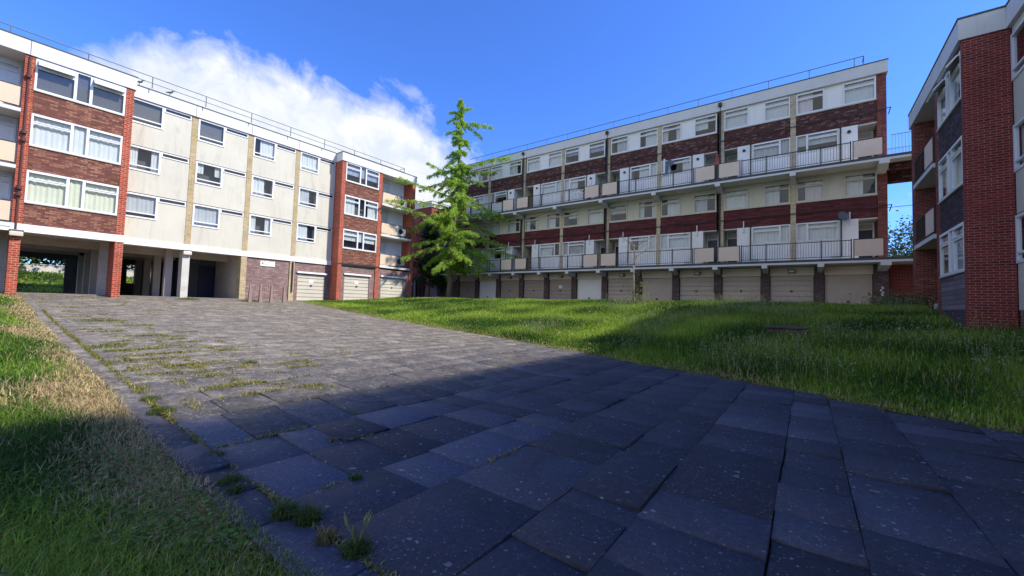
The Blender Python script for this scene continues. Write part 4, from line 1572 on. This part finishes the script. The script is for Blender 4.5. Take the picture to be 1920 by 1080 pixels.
# explicit main branches: (start py, end px, end py, depth at tip, sag)
BR = [(470, 985, 486, -1.0, -.6), (455, 960, 470, -1.6, -.5), (440, 938, 455, 1.0, -.4), (470, 765, 497, -1.5, -.7), (462, 780, 470, -.6, -.6), (480, 800, 505, 1.0, -.3),
      (430, 752, 404, -1.2, .2), (400, 735, 398, -1.5, -.2), (380, 748, 352, -1.0, .1), (360, 800, 318, -.6, -.1), (330, 800, 338, .5, -.1), (322, 955, 296, -.7, .25), (330, 930, 318, .6, .2),
      (345, 905, 350, -.5, -.1), (390, 945, 408, -.8, -.3), (370, 925, 400, .7, -.3), (410, 950, 412, -.4, -.2), (410, 770, 440, .8, -.4), (420, 935, 440, 1.2, -.3), (490, 930, 500, -1.2, -.4),
      (488, 905, 512, -2.0, -.4), (495, 820, 520, -1.5, -.4), (235, 918, 238, -.2, .3), (230, 902, 256, .2, .1), (222, 835, 238, -.2, -.2), (250, 833, 256, .1, .1), (260, 880, 282, .1, -.5), (265, 875, 272, -.3, -.3),
      (212, 878, 202, .1, .1), (215, 838, 215, .1, .05), (290, 835, 300, .3, -.3), (300, 828, 330, -.3, -.3), (285, 838, 320, -.3, -.2), (350, 790, 360, 1.2, -.3), (340, 815, 372, .2, -.3), (500, 880, 515, 1.5, -.3),
      (445, 805, 430, -2.2, -.2), (450, 890, 450, -2.4, -.3), (400, 850, 420, -2.6, -.3), (420, 862, 440, 2.6, -.3), (470, 860, 490, -3.0, -.6), (470, 840, 480, 3.0, -.5), (370, 862, 385, -1.8, -.3)]
rr = random.Random(3)
for py in np.linspace(325, 510, 74):
    r_ = (14 + (py - 300) * 0.32) * rr.uniform(0.5, 1.0)
    th = rr.uniform(0, 2 * pi)
    BR.append((py, 853 + r_ * cos(th), py + rr.uniform(-6, 22), r_ * sin(th) / 19, -0.3))
for py in np.linspace(192, 325, 34):
    r_ = (6 + (py - 195) * 0.16) * rr.uniform(0.6, 1.1)
    th = rr.uniform(0, 2 * pi)
    BR.append((py, 858 + r_ * cos(th), py + rr.uniform(-4, 8), r_ * sin(th) / 22, -0.1))
bm = MB()
LP, LT = [], []


def twig_leaves(p0, p1, n, spread, tone0, tone1, hang=0.0):
    q = RNG.uniform(0, 1, n)[:, None]
    P = np.array(p0) * (1 - q) + np.array(p1) * q
    off = RNG.normal(0, 1, (n, 3)) * spread
    off[:, 2] = off[:, 2] * 0.7 - np.abs(RNG.normal(0, 1, n)) * hang
    LP.append(P + off)
    LT.append(tones(n, tone0, tone1))


for (py, ex_, ey, dep, sag) in BR:
    a = trunk_at(py)
    b_ = PX(ex_, ey, dep)
    L = (b_ - a).length
    pts = []
    for k in range(7):
        q = k / 6
        p = a.lerp(b_, q)
        p.z += sag * 4 * q * (1 - q) * -0.5 * -1 if sag > 0 else 4 * q * (1 - q) * 0.35 * min(1, L / 3)
        p += Vector((rr.uniform(-.05, .05), rr.uniform(-.05, .05), rr.uniform(-.06, .06)))
        pts.append(p)
    r0 = 0.02 + 0.008 * L
    bm.tube(pts, [r0 * (1 - 0.85 * k / 6) for k in range(7)], 5)
    light = rr.uniform(0, 1)
    c0, c1_ = ((0.26, 0.45, 0.055), (0.52, 0.70, 0.11)) if light > 0.08 else ((0.17, 0.32, 0.045), (0.32, 0.48, 0.07))
    for k in range(6):
        q = (k + 1) / 6
        dens = int(58 * max(1.0, L / 2.6) * (0.75 if q < 0.3 else 1.0))
        twig_leaves(pts[k], pts[k + 1], dens, 0.07 + 0.03 * L / 4, c0, c1_, 0.08)
        nt = 3 if L > 2 else 1
        for _ in range(nt):
            q2 = rr.random()
            s = pts[k].lerp(pts[k + 1], q2)
            ang = rr.uniform(0, 2 * pi)
            ln = rr.uniform(0.35, 0.85) * min(1.25, 0.35 + L * 0.22) * (1.1 - 0.5 * q)
            dirv = (b_ - a).normalized()
            side = dirv.cross(Vector((0, 0, 1))).normalized() * rr.choice((-1, 1))
            e = s + (dirv * rr.uniform(.2, .7) + side * rr.uniform(.3, .9)) * ln + Vector((0, 0, -rr.uniform(0.05, 0.75) * ln))
            bm.tube([s, s.lerp(e, .5) + Vector((0, 0, .04)), e], [0.014, 0.01, 0.004], 4)
            twig_leaves(s, e, int(75 * ln / 0.6), 0.06, c0, c1_, 0.07)
bm.build('branch', 'bark', tr)
P = np.concatenate(LP)
T = np.concatenate(LT)
V, Q, TT = leaf_quads(P, 0.118, T, 0.15, 0.42)
np_mesh('crown', V, Q, np.zeros((0, 3), int), TT, 'leaf', tr, off=base)


def bush_tree(name, loc, h, rad, trunk_h, c0, c1, n, label, cat='tree', leaf=0.22, group=None, seed=1, conic=False, lobes=14):
    r2 = random.Random(seed)
    x, y, z = loc
    t = thing(name, loc, label, cat, group)
    m = MB()
    top = Vector((x + r2.uniform(-.3, .3), y + r2.uniform(-.3, .3), z + h * 0.9))
    m.tube([(x, y, z - 0.1), (x + .05, y, z + trunk_h), top], [rad * 0.06 + 0.05, rad * 0.045 + 0.03, 0.02], 8)
    PP = []
    for k in range(lobes):
        q = r2.random()
        zc = trunk_h + (h - trunk_h) * (0.08 + 0.9 * q)
        rr_ = rad * ((1 - q) ** 0.8 if conic else math.sqrt(max(0.05, 1 - (2 * q - 0.9) ** 2)))
        th = r2.uniform(0, 2 * pi)
        c = Vector((x + rr_ * 0.7 * cos(th), y + rr_ * 0.7 * sin(th), z + zc))
        m.tube([(x, y, z + max(trunk_h * .8, zc * 0.75)), c], [0.05 + rad * .012, 0.015], 5)
        k_n = n // lobes
        sz = rad * r2.uniform(0.22, 0.42)
        d = RNG.normal(0, 1, (k_n, 3)) * sz * np.array([1, 1, 0.55])
        PP.append(np.array(c) + d)
    m.build('trunk', 'bark', t)
    P = np.concatenate(PP)
    V, Q, TT = leaf_quads(P, leaf, tones(len(P), c0, c1), 0.1, 0.6)
    np_mesh('crown', V, Q, np.zeros((0, 3), int), TT, 'leaf', t, off=loc)
    return t


bush_tree('conifer_tree', (-30.0, 26.6, 0.1), 8.0, 1.45, 1.4, (0.035, 0.08, 0.03), (0.08, 0.15, 0.05), 8000, 'dark green conifer half hidden behind the bright green tree', seed=4, conic=True, lobes=34, leaf=0.2)
bush_tree('leafy_tree', (9.4, 58, 0.1), 9.6, 3.6, 2.0, (0.05, 0.085, 0.03), (0.12, 0.16, 0.06), 5000, 'loose grey green tree seen low in the sky gap, nearer the far block', group='trees beyond the bridge', seed=8, lobes=18, leaf=0.3)
bush_tree('leafy_tree', (12.6, 62, 0.1), 12.0, 3.6, 2.0, (0.03, 0.06, 0.025), (0.08, 0.12, 0.045), 6000, 'darker taller tree seen in the sky gap, against the right block', group='trees beyond the bridge', seed=9, lobes=18, leaf=0.3)
bush_tree('leafy_tree', (10.6, 75, 0.1), 9.0, 4.5, 1.0, (0.05, 0.08, 0.03), (0.10, 0.14, 0.05), 6000, 'low bushy tree farthest off at the foot of the sky gap', group='trees beyond the bridge', seed=12, lobes=18, leaf=0.35)
for i, (x_, y_, h_) in enumerate(((-57.5, -0.5, 7.5), (-58.0, 3.2, 8.0), (-57.6, 7.2, 7.6), (-58.4, 11.6, 8.2))):
    bush_tree('garden_tree', (x_, y_, 1.7), h_, 3.4, 0.3, (0.03, 0.06, 0.015), (0.10, 0.16, 0.04), 14000,
              ['leafy garden tree behind the rear wall, leftmost seen through the undercroft', 'leafy garden tree behind the rear wall, seen through the widest undercroft opening',
               'leafy garden tree glimpsed between the inner columns behind the rear wall', 'leafy garden tree behind the rear wall, far right beyond the columns'][i], group='trees behind the rear wall', seed=20 + i, lobes=26, leaf=0.34)
bush_tree('round_shrub', (-50.5, 1.2, 0.85), 2.2, 1.0, 0.2, (0.05, 0.10, 0.02), (0.13, 0.22, 0.045), 4000, 'round bright shrub on the lawn seen through the undercroft beside the red pier', cat='shrub', seed=31, lobes=20, leaf=0.12)
rw = MB()
rw.box(-55.3, -55.0, -12, 26, 1.0, 2.35)
rw.box(-55.34, -54.96, -12, 26, 2.352, 2.42)
tag(rw.build('garden_wall', 'concrete'), 'low pale concrete wall behind the rear lawn, seen through the undercroft', 'wall')
wd = thing('weed_bush', (3.15, 22.6, 0.38), 'leafy yellow green weed clump at the foot of the red wall', 'weed')
P = np.array([3.1, 22.3, 0.65]) + RNG.normal(0, 1, (700, 3)) * np.array([0.5, 0.35, 0.17])
V, Q, TT = leaf_quads(P, 0.12, tones(700, (0.07, 0.12, 0.03), (0.20, 0.24, 0.07)), 0.3, 0.6)
np_mesh('foliage', V, Q, np.zeros((0, 3), int), TT, 'leaf', wd, off=(3.15, 22.6, 0.38))

# bare sapling on the crest
sx, sy = -7.45, 20.9
sz = float(terr(sx, sy))
sp_ = thing('sapling', (sx, sy, sz), 'thin pale sapling with bare twiggy branches before the garages', 'tree')
m = MB()
m.tube([(sx, sy, sz - .1), (sx + .02, sy, sz + 1.2), (sx - .02, sy, sz + 2.2), (sx + .03, sy + .02, sz + 3.3)], [0.055, 0.045, 0.03, 0.008], 8)
m.build('trunk', 'bark_pale', sp_, smooth=True)
m = MB()
for k in range(16):
    z = 1.7 + 1.4 * rr.random()
    th = rr.uniform(0, 2 * pi)
    L = rr.uniform(0.5, 1.25)
    p0 = Vector((sx, sy, sz + z))
    p1 = p0 + Vector((cos(th) * L * .6, sin(th) * L * .6, L * .38))
    p2 = p1 + Vector((cos(th + .3) * L * .5, sin(th + .3) * L * .5, L * .15))
    m.tube([p0, p1, p2], [0.016, 0.010, 0.003], 5)
    p3 = p1 + Vector((cos(th - .8) * L * .35, sin(th - .8) * L * .35, L * .25))
    m.tube([p1, p3], [0.008, 0.003], 4)
m.build('branch', 'bark_pale', sp_)
P = np.array([sx + 0.35, sy, sz + 0.75]) + RNG.normal(0, 1, (160, 3)) * np.array([0.25, 0.2, 0.45])
V, Q, TT = leaf_quads(P, 0.10, tones(160, (0.10, 0.16, 0.03), (0.22, 0.26, 0.07)), 0.2, 0.6)
np_mesh('foliage', V, Q, np.zeros((0, 3), int), TT, 'leaf', sp_, off=(sx, sy, sz))


# ------------------------------------------------------------------ grass
def blades(P, h, w, tone, lean=0.45, curl=0.5):
    n = len(P)
    th = RNG.uniform(0, 2 * pi, n)
    d = np.stack([np.cos(th), np.sin(th), np.zeros(n)], 1)
    sd = np.stack([-np.sin(th), np.cos(th), np.zeros(n)], 1)
    h = h[:, None]
    w = w[:, None]
    ln = np.abs(RNG.normal(lean, 0.28, n))[:, None]
    up = np.array([0, 0, 1.0])
    mid = P + up * h * 0.55 + d * h * ln * 0.3
    tip = P + up * h * (1 - 0.35 * ln) + d * h * ln * (0.8 + curl * 0.4)
    V = np.stack([P - sd * w, P + sd * w, mid + sd * w * 0.8, mid - sd * w * 0.8, tip], 1).reshape(-1, 3)
    b = np.arange(n)[:, None] * 5
    Q = b + np.array([[0, 1, 2, 3]])
    T3 = b + np.array([[3, 2, 4]])
    TT = np.repeat(tone, 5, axis=0)
    return V, Q, T3, TT


def grass_obj(name, P, h, w, tone, **k):
    V, Q, T3, TT = blades(P, h, w, tone, **k)
    o = np_mesh(name, V, Q, T3, TT, 'grass')
    return o


def nfield(x, y, s, seed):
    """cheap smooth noise field from summed sines, about -1..1"""
    r_ = np.random.default_rng(seed)
    v = np.zeros_like(x)
    for k in range(9):
        a = r_.uniform(0, 2 * pi)
        f = s * r_.uniform(0.5, 2.2)
        v += np.sin((x * np.cos(a) + y * np.sin(a)) * f + r_.uniform(0, 6))
    return v / 3.2


def scatter(n, x0, x1, y0, y1, dens_fn):
    x = RNG.uniform(x0, x1, n)
    y = RNG.uniform(y0, y1, n)
    k = RNG.uniform(0, 1, n) < dens_fn(x, y)
    return x[k], y[k]


G_DARK, G_MID, G_LIGHT, STRAW = np.array([0.04, 0.105, 0.014]), np.array([0.145, 0.27, 0.026]), np.array([0.36, 0.48, 0.06]), np.array([0.62, 0.48, 0.25])


def lawn_tone(x, y, dry):
    n = len(x)
    f = np.clip(0.5 + 0.45 * nfield(x, y, 1.1, 5) + RNG.normal(0, 0.28, n), 0, 1)[:, None]
    c = np.where(f < 0.5, G_DARK + (G_MID - G_DARK) * f * 2, G_MID + (G_LIGHT - G_MID) * (f - 0.5) * 2)
    dd = (RNG.uniform(0, 1, n) < dry)[:, None]
    s = STRAW * RNG.uniform(0.6, 1.25, n)[:, None]
    return np.where(dd, s, c)


# left lawn: near part dense and fine, thinner further off
def left_lawn(n, x0, x1, y0, hs, ws):
    x, y = scatter(n, x0, x1, y0, 1.19, lambda a, b: np.ones_like(a))
    nf = nfield(x, y, 1.4, 3)
    edge = np.clip((y - 0.5 + 0.25 * nf) / 0.5, 0, 1)
    patch = np.clip((nfield(x, y, 1.0, 17) - 0.35) * 1.6, 0, 1)
    dry = np.clip(0.05 + 0.8 * edge * np.clip((-x - 2.4) / 1.6, 0.25, 1) + 0.45 * patch * np.clip((-x - 3.0) / 1.0, 0.12, 1), 0, 0.92)
    z = terr(x, y) + 0.0
    h = hs * RNG.uniform(0.5, 1.5, len(x)) * (1 - 0.55 * edge) * (1 + 0.35 * nf)
    h = np.clip(h, 0.03, 0.4)
    w = ws * RNG.uniform(0.6, 1.4, len(x))
    P = np.stack([x, y, z - 0.05], 1)
    return P, h + 0.04, w, lawn_tone(x, y, dry)


parts = [left_lawn(75000, -3.6, -0.6, -1.6, 0.10, 0.0026), left_lawn(70000, -7.5, -3.6, -2.6, 0.105, 0.0038), left_lawn(50000, -14, -7.5, -2.0, 0.13, 0.007), left_lawn(40000, -28.4, -14, -1.5, 0.13, 0.013)]
g = grass_obj('grass', *[np.concatenate([p[i] for p in parts]) for i in range(4)], lean=0.6)
tag(g, 'strip of lawn with straw coloured dry edge left of the paving', kind='stuff')


def right_lawn(n, x0, x1, y1, hs, ws, ymin=0.0, near=None):
    x = RNG.uniform(x0, x1, n)
    e = edge_y(x) + 0.04 * nfield(x, x * 0.3, 3.0, 9)
    y = e + (y1 - e) * RNG.uniform(0, 1, n) ** 1.25
    k = (np.abs(x + 0.52) > 0.6) | (np.abs(y - 15.6) > 0.6)
    k &= ~((x > 3.6) & (y > 16.7)) & ~(x > 4.55) & ~((x < -27.95) & (y > 15.8)) & (x > -28.9)
    x, y, e = x[k], y[k], e[k]
    nf = nfield(x, y, 0.9, 13)
    fr = np.clip((y - e) / 0.5, 0, 1)
    z = terr(x, y)
    long_ = np.clip((x + 9) / 5, 0.25, 1.0)
    h = hs * RNG.uniform(0.5, 1.4, len(x)) * (0.4 + 0.6 * fr) * (1 + 0.4 * nf) * (0.5 + 0.75 * long_)
    dry = np.clip(0.05 + 0.10 * long_ * np.clip(nfield(x, y, 1.5, 23), 0, 1) + 0.35 * (1 - fr), 0, 0.8)
    return np.stack([x, y, z - 0.05], 1), np.clip(h, .05, .6) + 0.05, ws * RNG.uniform(0.6, 1.4, len(x)), lawn_tone(x, y, dry) * np.array([1.0, 1.04, 0.95])


parts = [right_lawn(100000, -5.0, 4.6, 23.2, 0.125, 0.0075), right_lawn(80000, -14.0, -5.0, 23.2, 0.125, 0.012), right_lawn(80000, -28.9, -14.0, 23.2, 0.13, 0.018)]
g = grass_obj('grass', *[np.concatenate([p[i] for p in parts]) for i in range(4)], lean=0.5)
tag(g, 'long grass on the sloping lawn between the paving and garages', kind='stuff')

# pale seed heads in drifts through the long grass
n = 9500
x = RNG.uniform(-9.5, 4.5, n)
e = edge_y(x)
y = e + 0.5 + (22.5 - e - 0.5) * RNG.uniform(0, 1, n)
k = (nfield(x, y, 0.8, 41) + 0.3 * nfield(x, y, 2.5, 43) > 0.22) & ~((x > 3.6) & (y > 16.7)) & ((np.abs(x + 0.52) > 0.7) | (np.abs(y - 15.6) > 0.7))
x, y = x[k], y[k]
n = len(x)
hh = RNG.uniform(0.25, 0.55, n)
z = terr(x, y)
ln = RNG.normal(0, 0.07, (n, 2))
P0 = np.stack([x, y, z], 1)
V1, Q1, T1, C1 = blades(P0, hh, np.full(n, 0.004), tones(n, (0.16, 0.22, 0.06), (0.28, 0.30, 0.12)), lean=0.25, curl=0.0)
tips = V1.reshape(-1, 5, 3)[:, 4]
LPs = np.repeat(tips, 3, axis=0) + RNG.normal(0, 1, (n * 3, 3)) * np.array([0.012, 0.012, 0.03])
V2, Q2, C2 = leaf_quads(LPs, 0.042, tones(n * 3, (0.26, 0.30, 0.15), (0.50, 0.50, 0.34)), 0.0, 0.35)
Q2 = Q2 + len(V1)
g = np_mesh('seed_heads', np.concatenate([V1, V2]), np.concatenate([Q1, Q2]), T1, np.concatenate([C1, C2]), 'grass')
tag(g, 'drifts of pale flowering grass heads above the long grass', kind='stuff')

# broad-leaved weeds and dead leaves among the near grass
n = 9000
x = RNG.uniform(-9, -0.6, n)
y = 1.1 - np.abs(RNG.normal(0, 1.0, n))
k = nfield(x, y, 2.2, 77) > 0.05
x2 = RNG.uniform(-6, 4.4, 9000)
y2 = edge_y(x2) + np.abs(RNG.normal(0.1, 1.5, 9000))
k2 = (nfield(x2, y2, 1.8, 79) > 0.1) & (y2 < 16)
x, y = np.concatenate([x[k], x2[k2]]), np.concatenate([y[k], y2[k2]])
n = len(x)
P = np.stack([x, y, terr(x, y) + RNG.uniform(0.01, 0.09, n)], 1)
dead = RNG.uniform(0, 1, n)[:, None] < 0.16
T = np.where(dead, tones(n, (0.20, 0.12, 0.05), (0.42, 0.31, 0.16)), tones(n, (0.06, 0.15, 0.02), (0.16, 0.28, 0.05)))
V, Q, TT = leaf_quads(P, 0.035, T, 0.8, 0.75)
g = np_mesh('ground_cover', V, Q, np.zeros((0, 3), int), TT, 'grass')
tag(g, 'broad leaved weeds and dead leaves among the near grass', kind='stuff')

# rear lawn behind the left block
n = 22000
x = RNG.uniform(-54.9, -38.2, n)
y = RNG.uniform(-4, 14, n)
P = np.stack([x, y, terr(x, y) - 0.05], 1)
g = grass_obj('grass', P, RNG.uniform(0.1, 0.25, n), np.full(n, 0.03), lawn_tone(x, y, np.full(n, 0.02)))
tag(g, 'bank of rear lawn seen through the undercroft', kind='stuff')

# moss and short grass in the joints of the paving near the left edge
JX, JY = [], []
rr = random.Random(12)
for xj in xl[8:45]:
    if xj > -2.0: continue
    amount = np.interp(xj, [-16, -11, -7, -5, -3, -2], [0.5, 1.2, 1.6, 1.0, 0.5, 0.3])
    nseg = 1 + int(amount * 1.3)
    for _ in range(nseg):
        y0 = 1.42 + abs(rr.gauss(0, 1.1))
        L = rr.uniform(0.12, 0.7) * (1.5 if xj < -6 else 1)
        k = int(L * (170 if xj > -6 else 420))
        JX.append(xj + RNG.normal(0, 0.014 if xj > -6 else 0.06, k))
        JY.append(y0 + RNG.uniform(0, L, k))
for _ in range(60):                                      # irregular clumps and cross joints
    xj, yj = -6.2 - abs(rr.gauss(0, 4.5)), 1.45 + abs(rr.gauss(0, 1.6))
    k = rr.randint(40, 170)
    sx_, sy_ = rr.choice(((0.20, 0.05), (0.10, 0.12), (0.04, 0.22)))
    JX.append(xj + RNG.normal(0, sx_, k))
    JY.append(yj + RNG.normal(0, sy_, k))
for _ in range(120):                                     # along the border joint
    xj = rr.uniform(-22, -1.7)
    L = rr.uniform(0.08, 0.5)
    k = int(L * 150)
    JX.append(xj + RNG.uniform(0, L, k))
    JY.append(1.425 + RNG.normal(0, 0.018, k))
for _ in range(150):                                     # ragged edge on the right-hand lawn side
    xj = rr.uniform(-27, 3)
    k = 50
    JX.append(xj + RNG.normal(0, 0.2, k))
    JY.append(edge_y(xj) - np.abs(RNG.normal(0, 0.13, k)))
x, y = np.concatenate(JX), np.concatenate(JY)
n = len(x)
P = np.stack([x, y, terr(x, y) - 0.012], 1)
hh = RNG.uniform(0.012, 0.05, n) * np.where(x < -6, 1.5, 1.0)
t_ = tones(n, (0.16, 0.20, 0.03), (0.42, 0.34, 0.11), 0.25)
g = grass_obj('moss', P, hh, np.full(n, 0.006), t_, lean=0.9)
tag(g, 'yellow green moss and seedlings filling the paving joints', kind='stuff')


# ------------------------------------------------------------------ weed tufts growing out of the paving
def tuft(x, y, r_, h, n, c0, c1, label, group='weeds growing from the paving', heads=0, kind='weed_tuft'):
    z = float(terr(x, y))
    t = thing(kind, (x, y, z), label, 'weed', group)
    q = RNG.uniform(0, 1, n) ** 0.6
    th = RNG.uniform(0, 2 * pi, n)
    P = np.stack([x + r_ * q * np.cos(th), y + r_ * q * np.sin(th), np.full(n, z - 0.01)], 1)
    V, Q, T3, TT = blades(P, h * RNG.uniform(0.5, 1.2, n) * (1.15 - 0.5 * q), np.full(n, 0.0026), tones(n, c0, c1, 0.25), lean=0.65)
    np_mesh('blades', V, Q, T3, TT, 'grass', t, off=(x, y, z))
    if heads:
        m = MB()
        for k in range(heads):
            a = random.uniform(0, 2 * pi)
            tip = Vector((x + cos(a) * r_ * 0.7, y + sin(a) * r_ * 0.7, z + h * random.uniform(1.2, 1.7)))
            m.tube([(x, y, z), Vector((x, y, z)).lerp(tip, .6) + Vector((0, 0, .02)), tip], [0.0025, 0.002, 0.002], 5)
            up = (tip - Vector((x, y, z))).normalized()
            m.tube([tip - up * 0.01, tip + up * 0.025, tip + up * 0.07], [0.003, 0.008, 0.002], 6)
        m.build('seed_head', 'seed', t)
    return t


GA, GB_ = (0.055, 0.10, 0.022), (0.14, 0.20, 0.05)
SA, SB_ = (0.16, 0.13, 0.05), (0.36, 0.28, 0.13)
tuft(-2.92, 1.36, 0.085, 0.12, 420, GA, GB_, 'round green tuft, left half of the double clump at the border slab corner')
tuft(-2.73, 1.43, 0.085, 0.12, 420, GA, GB_, 'round green tuft, right half of the double clump at the border slab corner')
tuft(-2.42, 1.39, 0.07, 0.09, 300, SA, SB_, 'straw coloured dry tuft between the double clump and the seeding tuft')
tuft(-2.17, 1.44, 0.085, 0.11, 400, GA, GB_, 'green tuft with tall pale seed heads nearest the camera', heads=7)
tuft(-3.06, 1.99, 0.055, 0.07, 200, GA, GB_, 'tiny green weed alone in a joint well inside the paving')
tuft(-4.08, 2.36, 0.06, 0.05, 160, SA, SB_, 'small dry brown weed where four pale slabs meet')
tuft(-3.77, 1.30, 0.09, 0.09, 260, GA, GB_, 'green weed clump at the border joint beside the straw patch, mid way along')
tuft(-3.55, 1.28, 0.07, 0.08, 200, GA, GB_, 'smaller green weed clump just in front of the border joint clump')
tuft(-4.5, 1.40, 0.11, 0.08, 260, SA, GB_, 'mixed dry and green weed clump at the shadow edge of the border')
tuft(-6.3, 1.42, 0.14, 0.10, 300, GA, (0.2, 0.24, 0.05), 'bright yellow green clump in the sun just past the shadow edge')
tuft(-7.0, 1.45, 0.12, 0.08, 240, GA, (0.2, 0.24, 0.05), 'low sunlit clump second past the shadow edge')
tuft(-8.9, 3.31, 0.13, 0.09, 260, GA, (0.2, 0.24, 0.05), 'lone sunlit green tuft in the middle of the paving')
tuft(-28.0, 7.15, 0.5, 0.25, 500, GA, (0.2, 0.24, 0.05), 'weeds round the foot of the pale front column')
tuft(-28.0, 10.2, 0.55, 0.25, 500, GA, (0.2, 0.24, 0.05), 'weeds round the foot of the yellow brick column by the bollards')
tuft(-12.1, 1.7, 0.35, 0.10, 420, GA, (0.2, 0.24, 0.05), 'wide flat weed patch on the sunlit border, nearer one')
tuft(-18.2, 2.3, 0.55, 0.12, 520, GA, (0.2, 0.24, 0.05), 'wide flat weed patch on the sunlit border, farther one')

# a plant on the upper deck
pl = thing('potted_plant', FB.p(-13.2, 1.0, 8.15), 'dark leafy potted plant on the upper deck near the middle drainpipe', 'plant')
m = MB()
m.lathe(FB.p(-13.2, 0.85, 8.14), [(0.12, 0), (0.17, 0.3), (0.19, 0.3), (0.15, 0.28)], 12)
m.build('pot', 'pot', pl)
c = np.array(FB.p(-13.25, 0.85, 8.95))
P = c + RNG.normal(0, 1, (260, 3)) * np.array([0.45, 0.15, 0.22])
V, Q, TT = leaf_quads(P, 0.13, tones(260, (0.02, 0.035, 0.015), (0.05, 0.08, 0.03)), 0.2, 0.5)
np_mesh('foliage', V, Q, np.zeros((0, 3), int), TT, 'leaf', pl, off=FB.p(-13.2, 1.0, 8.15))
